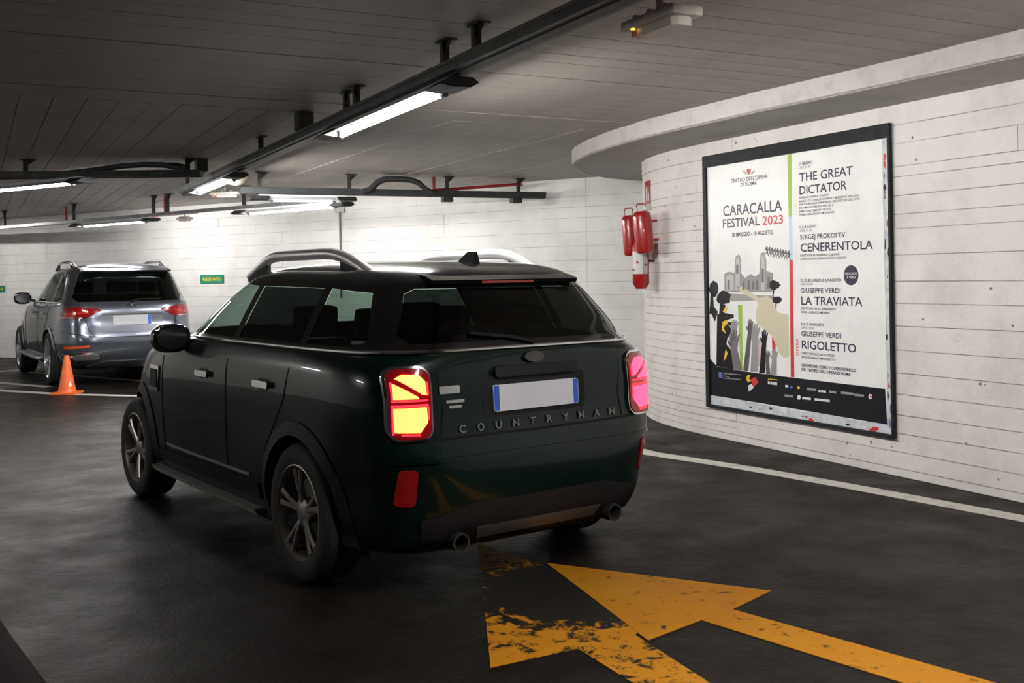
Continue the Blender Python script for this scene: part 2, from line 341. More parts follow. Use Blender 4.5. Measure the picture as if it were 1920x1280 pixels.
# ------------------------------------------------------------------ ceiling services
def frame(origin, d, up=Vector((0, 0, 1))):
    d = d.normalized(); y = up.cross(d).normalized(); z = d.cross(y)
    M = Matrix((d, y, z)).transposed().to_4x4(); M.translation = origin; return M       # local x along d, y to its left, z up
def fluorescent(a, b, label, group='fluorescent batten lights', far=False, wide=False):
    """batten with open reflector, lamp holders and a lit tube from a to b (tube axis ends); things hang below their rail"""
    a, b = Vector(a), Vector(b); mid = (a+b)/2; d = b-a; L_ = d.length
    t = thing('fluorescent_light', label, 'light', group=group)
    t.matrix_world = frame(mid, d)
    h = L_/2
    M = None
    bm = BM()                                                # gear housing above the tube
    box(bm, (0, 0, .050), (L_+.30, .075, .035), bev=.006); link('housing', bm, M_WHITEP, t)
    bm = BM()                                                # winged reflector
    P = [(-.135, -.006), (-.05, .034), (.05, .034), (.085, .022), (.087, .026), (.052, .039), (-.052, .039), (-.138, -.003)]
    if wide: P = [(-.135, -.006), (-.05, .034), (.05, .034), (.135, -.006), (.138, -.003), (.052, .039), (-.052, .039), (-.138, -.003)]
    prism(bm, [(y, z) for y, z in P], -h-.05, h+.05, Matrix(((0, 0, 1, 0), (1, 0, 0, 0), (0, 1, 0, 0), (0, 0, 0, 1))))
    link('reflector', bm, M_WHITEP, t)
    tb = BM(); cyl(tb, (-h+.03, 0, 0), (h-.03, 0, 0), .0165, 14); link('tube', tb, M_TUBEF if far else M_TUBE, t, smooth=True)
    for s in (-1, 1):
        bm = BM(); cyl(bm, (s*(h-.03), 0, 0), (s*(h+.005), 0, 0), .018, 14); link('tube_cap', bm, M_CAP, t, smooth=True)
        bm = BM(); prism(bm, [(-.022, .04), (.022, .04), (.02, -.018), (0, -.026), (-.02, -.018)], s*(h+.005)-.012, s*(h+.005)+.02, Matrix(((0, 0, 1, 0), (1, 0, 0, 0), (0, 1, 0, 0), (0, 0, 0, 1))))
        link('lamp_holder', bm, M_CAP, t)
        bm = BM()                                            # boat-shaped end shield
        prism(bm, [(-.14, .0), (-.05, -.010), (.05, -.006), (.10, .022), (.06, .05), (-.06, .05)], min(s*(h+.03), s*(h+.27)), max(s*(h+.03), s*(h+.27)), Matrix(((0, 0, 1, 0), (1, 0, 0, 0), (0, 1, 0, 0), (0, 0, 0, 1))))
        link('end_shield', bm, M_DARK, t)
    return t
def hanger(parent, x, y, zt, zb):
    """slotted strut post with foot plate from ceiling zt down to zb, in the parent's local frame"""
    bm = BM(); hgt = zt-zb
    for s in (-1, 1): box(bm, (x, y+s*.018, zb+hgt/2), (.042, .006, hgt))
    box(bm, (x+.018, y, zb+hgt/2), (.005, .036, hgt))
    for k in range(3): box(bm, (x-.018, y, zb+hgt*(k+.4)/3), (.005, .036, hgt*.16))
    box(bm, (x+.03, y, zt-.004), (.15, .07, .008))
    prism(bm, [(x+.02, zt-.008), (x+.10, zt-.008), (x+.02, zt-hgt*.45)], -.003, .003, Matrix(((1, 0, 0, 0), (0, 0, 1, y), (0, 1, 0, 0), (0, 0, 0, 1))))
    return link('bracket', bm, M_DARK, parent)
def trunking(name, a, b, w_, h_, label, cat, mat, hang=(), gap=None, lip=True):
    a, b = Vector(a), Vector(b); t = thing(name, label, cat); t.matrix_world = frame(a, b-a); L_ = (b-a).length
    bm = BM(); box(bm, (L_/2, 0, 0), (L_, w_, h_), bev=.004); link('channel', bm, mat, t)
    if lip:
        for s in (-1, 1):
            bm = BM(); box(bm, (L_/2, s*(w_/2+.004), h_*.28), (L_, .012, h_*.3)); link('flange', bm, mat, t)
        bm = BM(); box(bm, (L_/2, 0, -h_/2-.004), (L_, w_*.45, .008)); link('cover_strip', bm, M_DARK, t)
    for x in hang: hanger(t, x, 0, CEIL-a.z-.003, h_/2)
    return t
ZT = 2.665
pa = G(832, 139, ZT); pb = G(345, 358, ZT); td = (pa-pb).normalized()
trunk_end, trunk_start = pb, pa+td*9.6
LT = (trunk_start-trunk_end).length
def along(u, v):                                             # distance from the trunking's far end at the pixel's height
    return (G(u, v, ZT)-trunk_end).dot(td)
trunking('cable_trunking', trunk_end, trunk_start, 0.155, .065, 'long dark grey cable trunking crossing the ceiling towards the poster wall', 'trunking', M_METAL,
         hang=[.25, along(462, 292), along(622, 215)-.1, along(622, 215)+.12, along(840, 130)-.12, along(880, 118)+.1, along(840, 130)+2.6])
def tube_at(x, l=1.5, side=.0):
    n = Vector((-td.y, td.x, 0))*side
    p = trunk_end+td*x+n; q = p+td*l; p.z = q.z = 2.556; return p, q
xa = along(632, 245); xb = along(360, 350)
fluorescent(*tube_at(xa+.54, 1.86), 'lit fluorescent light at the middle of the picture, largest in view')
fluorescent(*tube_at(1.03, 1.86), 'lit fluorescent light at the far end of the dark trunking')
fluorescent(*tube_at(xa+5.2, 1.5), 'fluorescent light on the near trunking, above the frame')
# run along the far wall
def level(u, v, z): return G(u, v, z)
ZB_ = 2.575
rb0, rb1 = G(-240, 447, ZB_-.03), G(640, 373, ZB_-.03); dirb = (rb1-rb0)
def onb(u):
    x0, _ = ray(u, 400)
    den = dirb.x-x0*dirb.y; k = (x0*rb0.y-rb0.x)/den
    return k*dirb.length
trunking('light_rail', rb0, rb1, .07, .05, 'pale steel light rail running in front of the far wall', 'rail', M_GALV, hang=[onb(8), onb(138), onb(288), onb(300)+.2, onb(458)], lip=False)
db = dirb.normalized()
def tb_at(u0, u1, z=2.451):
    p = rb0+db*onb(u0); q = rb0+db*onb(u1); p.z = q.z = z; return p, q
fluorescent(*tb_at(157, 273), 'lit fluorescent light on the far rail, above the parked grey car', far=True)
fluorescent(*tb_at(468, 628), 'lit fluorescent light on the far rail, above the roof of the green car', far=True)
wallpipe = BM()
p0 = rb0+Vector((0.12, .25, .02)); p1 = p0+db*(onb(345))
tube(wallpipe, [p0+db*.2, p1], .028, 8); rp = thing('sprinkler_pipe', 'red pipe running behind the far light rail', 'pipe')
link('pipe', wallpipe, M_REDPIPE, rp, smooth=True)
for x in (onb(100), onb(285)):
    q = p0+db*x; link('hanger_rod', tube(BM(), [q, Vector((q.x, q.y, CEIL))], .02, 6), M_REDPIPE, rp, smooth=True)
# tray across the left
zc = 2.68
c0, c1 = G(-130, 330, zc), G(378, 325, zc)
tr = trunking('cable_tray', c0, c1, .16, .07, 'grey cable tray crossing the ceiling at the left, cables arching above it', 'tray', M_METAL, hang=[(c1-c0).length-.15, 1.0], lip=True)
cb = thing('cable_bundle', 'dark cables arching from the left tray up to the ceiling', 'cable')
def at_depth(u, v, Y):
    x, k = ray(u, v); return Vector((x*Y, Y, CAM_H+k*Y))
Yc = c1.y-.02
def arc(px, r, name):
    P = [at_depth(u, v, Yc) for u, v in px]
    for p in P: p.z = min(p.z, CEIL-r-.004)
    return link(name, tube(BM(), P, r, 8), M_METAL if r > .02 else M_BLACK, cb, smooth=True)
arc([(110, 323), (150, 319), (195, 313), (240, 307.5), (290, 305.5), (330, 307), (352, 311)], .012, 'cable')
arc([(150, 322), (190, 317), (230, 311), (270, 308.5), (310, 309.5), (338, 315), (356, 323)], .032, 'conduit')
p = G(-40, 352, 2.60), G(136, 340, 2.60)
fluorescent(G(-40, 361, 2.57), G(136, 344, 2.57), 'lit fluorescent light at the left edge, under the grey tray', far=True)
# dark tray to the corner
zd = 2.62
d0, d1 = G(452, 356, zd), G(1021, 366, zd); dd = (d1-d0)
def ond(u):
    x0, _ = ray(u, 360); return (x0*d0.y-d0.x)/(dd.x-x0*dd.y)*dd.length
t = trunking('cable_tray', d0, d1, .10, .08, 'dark cable tray running to the far wall, with a pipe hump on it', 'tray', M_TRAY, hang=[ond(487), ond(655), ond(838), ond(972)])
ddn = dd.normalized()
for off in (.0, .08):
    P = [d0+ddn*ond(u)+Vector((0, -off, z)) for u, z in ((680, .0), (695, .03), (708, .12), (722, .165), (745, .175), (772, .165), (786, .13), (800, .04), (812, 0))]
    Mi = frame(d0, dd).inverted(); link('conduit_hump', tube(BM(), [Mi @ p for p in P], .036, 10), M_TRAY, t, smooth=True)
for u in (838, 967):
    bm = BM(); box(bm, (ond(u), 0, -.08), (.14, .12, .07), bev=.006); link('junction_box', bm, M_DARK, t)
rp = thing('sprinkler_pipe', 'red pipe rising along the dark tray to the corner', 'pipe')
q0 = d0+ddn*ond(795)+Vector((.02, .14, .04)); q1 = d0+ddn*ond(975)+Vector((.0, .14, .16))
link('pipe', tube(BM(), [q0, q1, q1+Vector((.02, .1, .0))], .024, 8), M_REDPIPE, rp, smooth=True)
link('hanger_rod', tube(BM(), [q0+(q1-q0)*.08, Vector((*(q0+(q1-q0)*.08).xy, CEIL))], .02, 6), M_REDPIPE, rp, smooth=True)
fluorescent(d0+ddn*ond(508)+Vector((0, 0, -.118)), d0+ddn*ond(626)+Vector((0, 0, -.118)), 'lit fluorescent light under the dark tray by the corner', far=True)
fluorescent((-11.9, 19.5, 2.70), (-10.6, 18.7, 2.70), 'added fluorescent light beyond the left edge, brightening the far wall', far=True, wide=True)  # added lamp out of view, brightens the left of the far wall
fluorescent((-10.6, 9.2, 2.70), (-11.2, 10.5, 2.70), 'added fluorescent light beyond the left edge, brightening the left wall', far=True, wide=True)  # added lamp out of view, lights the left wall for reflections
fluorescent((-7.4, 3.2, 2.70), (-8.1, 4.55, 2.70), 'fluorescent light on the ceiling beyond the left edge, beside the lane', far=True, wide=True)
# emergency lamps
def emergency(loc, rz, sc, label, lit=False):
    t = thing('emergency_lamp', label, 'lamp', loc, rz, 'emergency lamps'); S = sc
    bm = BM(); box(bm, (0, 0, .035*S), (.40*S, .16*S, .045*S), bev=.012*S); link('housing', bm, M_PLASTIC, t)
    bm = BM(); prism(bm, [(-.10*S, -.055*S), (.15*S, -.055*S), (.17*S, -.03*S), (.17*S, .03*S), (.15*S, .055*S), (-.10*S, .055*S)], -.025*S, .014*S)
    link('diffuser', bm, pmat('lamp_diffuser', (.66, .62, .57), .35), t)
    bm = BM(); prism(bm, [(-.17*S, -.04*S), (-.102*S, -.052*S), (-.102*S, .052*S), (-.17*S, .04*S)], -.012*S, .014*S); link('red_lens', bm, pmat('amber_red_lens', (.33, .07, .05), .3), t)
    bm = BM(); lathe(bm, [(0, -.004*S), (.010*S, -.003*S), (.011*S, 0), (.008*S, .006*S)], 10, Matrix.Translation((-.115*S, -.068*S, .012*S))); link('led', bm, pmat('yellow_led', (1, .7, .05), .3, emit=(1, .65, .03), estr=4), t)
    for x in (-.13, -.02, .10):
        bm = BM(); cyl(bm, (x*S, -.05*S, .06*S), (x*S, .05*S, .06*S), .022*S, 10); link('clip', bm, M_PLASTIC, t, smooth=True)
    bm = BM(); cyl(bm, (.0, 0, .05*S), (.0, 0, .12*S), .02*S, 8); link('mount', bm, M_PLASTIC, t)
    return t
e = G(1226, 52, 2.585); emergency((e.x+.03, e.y, 2.585), math.atan2(td.y, td.x), 1.0, 'large emergency lamp with reddish lens fixed to the near trunking')
e = G(421, 367, 2.60); emergency((e.x, e.y, e.z), .05, .9, 'small white emergency lamp below the end of the trunking')
e = rb0+db*onb(346)+Vector((0, 0, -.12)); emergency(e, math.atan2(db.y, db.x), .7, 'small emergency lamp clipped to the far light rail')
e = G(453, 336, 2.75)
t = thing('smoke_detector', 'round pale detector on the ceiling beside the far trunking light', 'detector', (e.x, e.y-.28, CEIL), 0)
link('base', lathe(BM(), [(0, 0), (.11, 0), (.11, -.03), (0, -.03)], 24), pmat('cream_plastic', (.66, .62, .52), .4), t, smooth=True)
link('dome', lathe(BM(), [(.14, -.03), (.15, -.07), (.14, -.13), (.10, -.175), (.05, -.195), (0, -.20)], 24), pmat('cream_plastic', (.66, .62, .52), .4), t, smooth=True)
for u, v in ((377, 316), (352, 362), (570, 236)):
    bm = BM(); g = G(u, v, 2.74); box(bm, (0, 0, 0), (.16, .12, .14), bev=.008)
    o = tag(link('junction_box', bm, M_DARK, loc=(g.x, g.y, 2.775)), {377: 'grey junction box over the end of the left tray', 352: 'dark junction box under the tip of the trunking', 570: 'square junction box behind the middle of the trunking'}[u], 'box')
    o.rotation_euler = (0, 0, RZ)
# conduit and switch box on the far wall
t = thing('wall_conduit', 'thin grey conduit dropping down the far wall from a small box', 'conduit')
g = far_pt(637, 391, .03); x, y = g.x, g.y
link('pipe', tube(BM(), [(x, y, 1.2), (x, y, g.z+.16), (x-.02, y-.1, g.z+.26), (x-.05, y-.3, g.z+.27)], .017, 8), M_METAL, t, smooth=True)
bm = BM(); box(bm, (x, y-.02, g.z+.03), (.16, .10, .19), bev=.01); link('switch_box', bm, pmat('grey_box', (.36, .37, .37), .5), t)

# ------------------------------------------------------------------ wall signs
M_SIGNG = pmat('green_sign', (.01, .20, .12), .4); M_SIGNY = pmat('sign_yellow', (.80, .62, .05), .5)
def wall_sign(u0, v0, u1, v1, body, label, right_only=False):
    a, b = far_pt(u0, v1, .012), far_pt(u1, v0, .012)
    ctr = (a+b)/2; w_ = (Vector((b.x, b.y))-Vector((a.x, a.y))).length; h_ = abs(b.z-a.z)
    t = thing('parking_sign', label, 'sign', group='green signs on the far wall')
    d = Vector((-FD.x, -FD.y, 0)); M = Matrix((d, Vector((0, 0, 1)), d.cross(Vector((0, 0, 1))))).transposed().to_4x4(); M.translation = ctr
    t.matrix_world = M                                        # x right, y up, z out of the wall
    bm = BM(); box(bm, (0, 0, 0), (w_, h_, .012), bev=.002); link('panel', bm, M_SIGNG, t)
    bm, tw, ch = text_bm(body, .012)
    W_ = w_*.76 if not right_only else w_*.30
    bmesh.ops.scale(bm, vec=(W_/tw, h_*.42/ch, 1), verts=bm.verts)
    bmesh.ops.translate(bm, vec=(-W_/2 if not right_only else w_*.44-W_, -h_*.21, .0075), verts=bm.verts); link('lettering', bm, M_SIGNY, t)
    return t
wall_sign(376, 514.5, 419.5, 531.5, 'RISERVATO', 'green sign with yellow lettering RISERVATO on the far wall')
wall_sign(-36, 535, 9, 548, 'IN', 'green sign cut off by the left edge of the picture', True)

# ------------------------------------------------------------------ right wall fittings
WN = Vector((-WD.y, WD.x)); WN = -WN if WN.x > 0 else WN      # out of the wall, into the lane
def wallR(u, v, off=0.0):
    x, k = ray(u, v); P = WP0+WN*off
    d = P.dot(WN)/(x*WN.x+WN.y); q = Vector((x*d, d))
    return (q-WP0).dot(WD), CAM_H+k*d
def wall_frame(s, z, off):
    o = WP0+WD*s+WN*off; X = Vector((WD.x, WD.y, 0)); Z = Vector((0, 0, 1)); M = Matrix((X, Z, X.cross(Z))).transposed().to_4x4()
    M.translation = (o.x, o.y, z); return M
OFFP = .035
PXC = [(1313, 292), (1666, 233), (1677, 820), (1328, 765)]
c4 = [wallR(u, v, OFFP) for u, v in PXC]
S0, S1 = (c4[0][0]+c4[3][0])/2, (c4[1][0]+c4[2][0])/2; ZT0, ZT1 = (c4[2][1]+c4[3][1])/2, (c4[0][1]+c4[1][1])/2
PW, PH = S1-S0, ZT1-ZT0
A = []; Bv = []
for (u, v), (X, Y) in zip(PXC, [(0, PH), (PW, PH), (PW, 0), (0, 0)]):
    A += [[u, v, 1, 0, 0, 0, -X*u, -X*v], [0, 0, 0, u, v, 1, -Y*u, -Y*v]]; Bv += [X, Y]
HM = np.append(np.linalg.solve(np.array(A, float), np.array(Bv, float)), 1).reshape(3, 3)
def hp(u, v):
    q = HM @ np.array([u, v, 1.0]); return q[0]/q[2], q[1]/q[2]
def z4(x, y): return hp(1300+x/3.88, 230+y/3.88)
def z5(x, y): return hp(1300+x/3.765, 500+y/3.765)
poster = thing('poster_frame', 'large framed festival poster on the white board-marked wall', 'poster')
poster.matrix_world = wall_frame(S0, ZT0, 0.003)
M_FRAME = pmat('black_frame_paint', (.010, .011, .014), .5, col2=(.02, .02, .023), nscale=14, bump=.2, bscale=60, spec=.2)
M_TORN = pmat('torn_paper_layers', (.62, .66, .68), .7, col2=(.40, .45, .48), nscale=16, nlo=.45, nhi=.7, bump=.6, bscale=30)
M_PAPER = pmat('poster_paper', (.86, .86, .85), .35, col2=(.81, .81, .80), nscale=3, bump=.08, bscale=8)
def flat(pts, zo, mat, name, thick=.0012, parent=None):
    bm = BM(); prism(bm, pts, zo-thick, zo); return link(name, bm, mat, parent or poster)
bm = BM(); box(bm, (PW/2, PH/2, .008), (PW, PH, .016)); link('backing_board', bm, M_TORN, poster)
fw = .055
def bar(x0, y0, x1, y1, name='frame_bar'):
    bm = BM(); box(bm, ((x0+x1)/2, (y0+y1)/2, .018), (x1-x0, y1-y0, .036), bev=.003); link(name, bm, M_FRAME, poster)
bar(0, PH-.105, PW, PH); bar(0, 0, .05, PH-.105); bar(PW-.022, 0, PW, PH-.105); bar(.05, 0, PW-.022, .028)
# paper, with a slightly ragged outline
def edge(p, q, n, j):
    return [(p[0]+(q[0]-p[0])*i/n+random.uniform(-j, j), p[1]+(q[1]-p[1])*i/n+random.uniform(-j, j)) for i in range(n)]
TLp, TRp, BRp, BLp = z4(78, 290), z4(1360, 88), z5(1367, 1112), z5(122, 922)
TLp = (.052, min(TLp[1], PH-.108)); TRp = (TRp[0], min(TRp[1], PH-.108)); BLp = (.052, BLp[1])
paper = edge(TLp, TRp, 12, .004)+edge(TRp, BRp, 14, .004)+edge(BRp, BLp, 14, .006)+edge(BLp, TLp, 6, .0)
ZP = .0185
sheet = flat(paper, ZP, M_PAPER, 'poster_sheet', .002)
def ink(name, c, r=.4): return pmat(name, c, r)
I_NAVY = ink('ink_navy', (.018, .016, .05)); I_BLK = pmat('ink_black', (.010, .010, .013), .35, spec=.25); I_RED = ink('ink_red', (.60, .035, .04)); I_GRN = ink('ink_green', (.33, .52, .06)); I_BLU = ink('ink_pale_blue', (.50, .68, .84))
I_GREY = ink('ink_grey', (.30, .29, .29)); I_DG = ink('ink_dark_grey', (.09, .085, .085)); I_TAN = ink('ink_tan', (.62, .57, .42)); I_YEL = ink('ink_yellow', (.75, .50, .04)); I_WHT = ink('ink_white', (.75, .75, .74)); I_PINK = ink('ink_pink', (.55, .42, .45)); I_MID = ink('ink_mid_grey', (.17, .15, .15)); I_LB = ink('ink_blue', (.10, .16, .45))
def pfill(fn, pts, mat, name, lev=1): return flat([fn(*p) for p in pts], ZP+.0006*lev, mat, name, .0004, sheet)
# footer and colour strip
pfill(z5, [(108, 650), (170, 715), (350, 747), (600, 778), (1349, 862), (1364, 1108), (900, 1035), (500, 972), (122, 918)], I_BLK, 'footer_band')
def strip(f0, y0, f1, y1, mat):
    pfill(lambda a, b: (f0(a, y0) if b == 0 else f1(a, y1)), [], mat, 'x') if False else None
def strip4(a, b, c, d, mat): flat([a, b, c, d], ZP+.0008, mat, 'colour_strip', .0005, sheet)
strip4(z4(672, 197), z4(703, 192), z4(712, 690), z4(687, 693), I_GRN)
strip4(z4(687, 693), z4(712, 690), z4(720, 1010), z4(696, 1010), I_BLU)
strip4(z4(696, 1010), z4(720, 1010), z5(718, 788), z5(693, 786), I_RED)
def line(fn, s, x0, y0, x1, y1, cap, mat, bold=.0, name='lettering'):
    p, q = Vector(fn(x0, y0)), Vector(fn(x1, y1)); t = Vector(fn(x0, y0-cap)); ch_ = (t-p).length
    bm, tw, ch = text_bm(s, bold+.012); L_ = (q-p).length; an = math.atan2(q.y-p.y, q.x-p.x)
    if abs(an) < .03: an = 0
    bmesh.ops.scale(bm, vec=(L_/tw, ch_/ch, 1), verts=bm.verts)
    bmesh.ops.rotate(bm, cent=(0, 0, 0), matrix=Matrix.Rotation(an, 3, 'Z'), verts=bm.verts)
    bmesh.ops.translate(bm, vec=(p.x, p.y, ZP+.0017), verts=bm.verts)
    return link(name, bm, mat, sheet)
for s, x0, y0, x1, y1, c_, m_, b_ in [
    ('23 GIUGNO', 758, 315, 857, 303, 20, I_NAVY, .01), ('ORE 21.30', 758, 342, 846, 331, 18, I_GREY, 0),
    ('THE GREAT', 765, 435, 1152, 393, 63, I_NAVY, 0), ('DICTATOR', 766, 530, 1110, 500, 61, I_NAVY, 0),
    ('REGIA DI CHARLIE CHAPLIN', 766, 562, 982, 546, 15, I_DG, 0), ('MUSICA DI CHARLES CHAPLIN E MEREDITH WILLSON', 766, 588, 1195, 555, 15, I_DG, 0),
    ('PARTITURA RESTAURATA PER ESECUZIONE DAL VIVO', 766, 612, 1203, 582, 15, I_DG, 0), ('DA TIMOTHY BROCK NEL 2013', 766, 638, 1008, 622, 15, I_DG, 0),
    ('DIRETTORE TIMOTHY BROCK', 766, 664, 998, 650, 15, I_DG, 0), ('PRIMA ESECUZIONE MONDIALE', 766, 688, 1020, 675, 15, I_DG, 0),
    ('1, 2, 4 LUGLIO', 770, 778, 890, 770, 18, I_NAVY, .01), ('ORE 21.00', 770, 806, 860, 800, 17, I_GREY, 0),
    ("SERGEJ PROKOF'EV", 773, 860, 1100, 845, 34, I_NAVY, 0), ('CENERENTOLA', 778, 950, 1300, 934, 60, I_NAVY, 0),
    ('DIRETTORE ALESSANDRO CADARIO', 775, 985, 1060, 975, 15, I_DG, 0), ('COREOGRAFIA E REGIA RUDOLF NUREYEV', 776, 1010, 1112, 1001, 15, I_DG, 0),
    ('21, 25, 28 LUGLIO, 2, 4, 9 AGOSTO', 778, 1167, 1073, 1165, 19, I_NAVY, .01), ('ORE 21.00', 778, 1193, 868, 1192, 17, I_GREY, 0), ('GIUSEPPE VERDI', 780, 1248, 1068, 1246, 34, I_NAVY, 0),
    ("TEATRO DELL'OPERA", 260, 440, 530, 402, 29, I_DG, 0), ('DI ROMA', 330, 467, 452, 450, 28, I_DG, 0),
    ('CARACALLA', 205, 685, 640, 642, 77, I_NAVY, 0), ('FESTIVAL', 205, 772, 475, 752, 64, I_NAVY, 0), ('2023', 497, 752, 647, 742, 64, I_RED, 0), ('30 MAGGIO - 10 AGOSTO', 272, 838, 573, 820, 30, I_NAVY, .008)]:
    line(z4, s, x0, y0, x1, y1, c_, m_, b_)
for s, x0, y0, x1, y1, c_, m_, b_ in [
    ('LA TRAVIATA', 763, 278, 1190, 291, 58, I_NAVY, 0), ('DIRETTORE PAOLO ARRIVABENI', 760, 312, 1005, 319, 15, I_DG, 0), ('REGIA LORENZO MARIANI', 762, 338, 960, 344, 15, I_DG, 0),
    ('3, 6, 8, 10 AGOSTO', 763, 422, 920, 429, 18, I_NAVY, .01), ('ORE 21.00', 763, 448, 850, 452, 17, I_GREY, 0), ('GIUSEPPE VERDI', 765, 498, 1042, 510, 34, I_NAVY, 0),
    ('RIGOLETTO', 770, 585, 1148, 613, 57, I_NAVY, 0), ('DIRETTORE RICCARDO FRIZZA', 768, 625, 1000, 637, 15, I_DG, 0), ('REGIA DAMIANO MICHIELETTO', 768, 652, 1005, 664, 15, I_DG, 0),
    ('ORCHESTRA, CORO E CORPO DI BALLO', 768, 711, 1148, 740, 20, I_NAVY, .012), ("DEL TEATRO DELL'OPERA DI ROMA", 768, 741, 1112, 769, 20, I_NAVY, .012)]:
    line(z5, s, x0, y0, x1, y1, c_, m_, b_)
def vline(fn, s, x, y0, y1, cap, mat):
    p, q = Vector(fn(x, y0)), Vector(fn(x, y1)); wv = abs(fn(x, y0)[0]-fn(x-cap, y0)[0])
    bm, tw, ch = text_bm(s); bmesh.ops.scale(bm, vec=((q-p).length/tw, wv/ch, 1), verts=bm.verts)
    bmesh.ops.rotate(bm, cent=(0, 0, 0), matrix=Matrix.Rotation(math.pi/2, 3, 'Z'), verts=bm.verts); bmesh.ops.translate(bm, vec=(p.x, p.y, ZP+.0017), verts=bm.verts); link('lettering', bm, mat, sheet)
vline(z5, 'OPERA', 748, 638, 515, 18, I_RED); vline(z4, 'CINEMA', 745, 690, 540, 12, ink('ink_faint_green', (.66, .70, .52))); vline(z4, 'DANZA', 752, 1005, 890, 12, ink('ink_faint_blue', (.66, .72, .76)))
def ell(fn, cx, cy, rx, ry, n=24, a0=0, a1=2*math.pi):
    return [(cx+rx*math.cos(a0+(a1-a0)*i/n), cy+ry*math.sin(a0+(a1-a0)*i/n)) for i in range(n)]
pfill(z4, ell(z4, 1143, 1122, 53, 73), I_NAVY, 'badge_disc'); line(z4, 'DEDICATO', 1100, 1120, 1186, 1118, 18, I_WHT); line(z4, 'A VERDI', 1112, 1146, 1178, 1144, 18, I_WHT)
# crest
pfill(z4, [(375, 338), (405, 333), (404, 362), (390, 380), (376, 364)], I_RED, 'crest_shield', 2)
for sx in (-1, 1):
    for k in range(4): pfill(z4, ell(z4, 390+sx*(22+k*6), 372-k*7, 8, 4, 8), I_GREY, 'crest_leaf')
# artwork: ruins, trees, raised hands, violin shape
def poly(fn, pts, mat, name, lev=1): return pfill(fn, pts, mat, name, lev)
poly(z5, [(215, 190), (213, 60), (240, 45), (285, 52), (290, -60), (315, -80), (330, -50), (332, 55), (362, 90), (400, 60), (430, 80), (462, 60), (470, -85), (495, -95), (510, -40), (512, 40), (560, 55), (556, 190)], I_GREY, 'ruin_silhouette')
poly(z5, [(225, 180), (223, 75), (250, 60), (280, 70), (283, 178)], ink('ink_pale_grey', (.52, .50, .49)), 'ruin_wall', 2)
poly(z5, [(292, 178), (296, -45), (313, -60), (322, -40), (324, 178)], ink('ink_pale_grey', (.52, .50, .49)), 'ruin_tower', 2)
poly(z5, [(474, 178), (478, -70), (492, -78), (500, -30), (502, 178)], ink('ink_pale_grey', (.52, .50, .49)), 'ruin_tower', 2)
for x, y0, y1 in ((245, 100, 170), (305, -10, 60), (352, 110, 175), (388, 100, 170), (420, 110, 172), (448, 105, 172), (488, 20, 120), (530, 80, 165)):
    poly(z5, [(x-8, y1), (x-8, y0+8), (x, y0), (x+8, y0+8), (x+8, y1)], I_MID, 'ruin_arch', 3)
poly(z5, [(245, 200), (570, 215), (572, 240), (440, 250), (262, 255)], ink('ink_stone', (.36, .34, .32)), 'stone_parapet')
def blob(fn, cx, cy, rx, ry, mat, name, lev=2, n=18, j=.16):
    poly(fn, [(cx+rx*math.cos(2*math.pi*i/n)*(1+random.uniform(-j, j)), cy+ry*math.sin(2*math.pi*i/n)*(1+random.uniform(-j, j))) for i in range(n)], mat, name, lev)
blob(z5, 140, 165, 34, 55, I_BLK, 'tree_crown'); poly(z5, [(118, 200), (135, 200), (140, 290), (170, 330), (150, 400), (128, 350), (110, 340)], I_BLK, 'tree_trunk', 2)
blob(z5, 210, 230, 50, 52, I_BLK, 'tree_crown'); poly(z5, [(185, 270), (225, 280), (215, 340), (180, 345)], I_BLK, 'tree_trunk', 2)
blob(z5, 568, 140, 44, 32, I_BLK, 'tree_crown'); poly(z5, [(560, 165), (572, 165), (566, 215), (558, 215)], I_BLK, 'tree_trunk', 2)
blob(z5, 590, 245, 34, 26, I_BLK, 'tree_crown'); poly(z5, [(576, 268), (588, 268), (588, 305), (580, 310)], I_RED, 'tree_trunk', 2)
poly(z5, [(312, 278), (344, 280), (352, 735), (336, 735)], I_GRN, 'green_bar')
poly(z5, [(300, 150), (330, 145), (400, 190), (465, 232), (520, 215), (560, 250), (575, 300), (600, 335), (672, 350), (682, 640), (650, 655), (612, 625), (588, 560), (560, 500), (500, 450), (450, 420), (440, 350), (455, 265), (400, 225), (330, 190)], I_TAN, 'violin_shape', 2)
poly(z5, [(165, 350), (205, 335), (285, 350), (285, 372), (245, 385), (230, 400), (285, 405), (285, 450), (240, 520), (235, 560), (270, 600), (330, 745), (165, 712)], I_BLK, 'singer_silhouette', 2)
poly(z5, [(205, 400), (238, 385), (245, 410), (215, 440), (230, 485), (200, 460)], I_YEL, 'yellow_accent', 3); poly(z5, [(230, 595), (245, 620), (232, 660), (216, 680)], I_YEL, 'yellow_accent', 3); poly(z5, [(220, 300), (240, 295), (230, 330), (205, 332)], I_YEL, 'yellow_accent', 3)
def hand(cx, top, palm, arm_x, base, wdt, mat):
    h_ = palm-top; w_ = wdt
    pts = [(arm_x-w_*.6, base), (cx-w_*.5, palm+h_*.5), (cx-w_*.95, palm-h_*.1), (cx-w_*.75, palm-h_*.15), (cx-w_*.5, palm), (cx-w_*.55, top+h_*.22), (cx-w_*.36, top+h_*.2), (cx-w_*.25, palm-h_*.3), (cx-w_*.2, top), (cx, top), (cx+w_*.03, palm-h_*.32), (cx+w_*.22, top+h_*.06), (cx+w_*.38, top+h_*.1), (cx+w_*.28, palm-h_*.28), (cx+w_*.62, top+h_*.3), (cx+w_*.75, top+h_*.36), (cx+w_*.5, palm), (cx+w_*.4, palm+h_*.5), (arm_x+w_*.6, base)]
    poly(z5, pts, mat, 'raised_hand', 4)
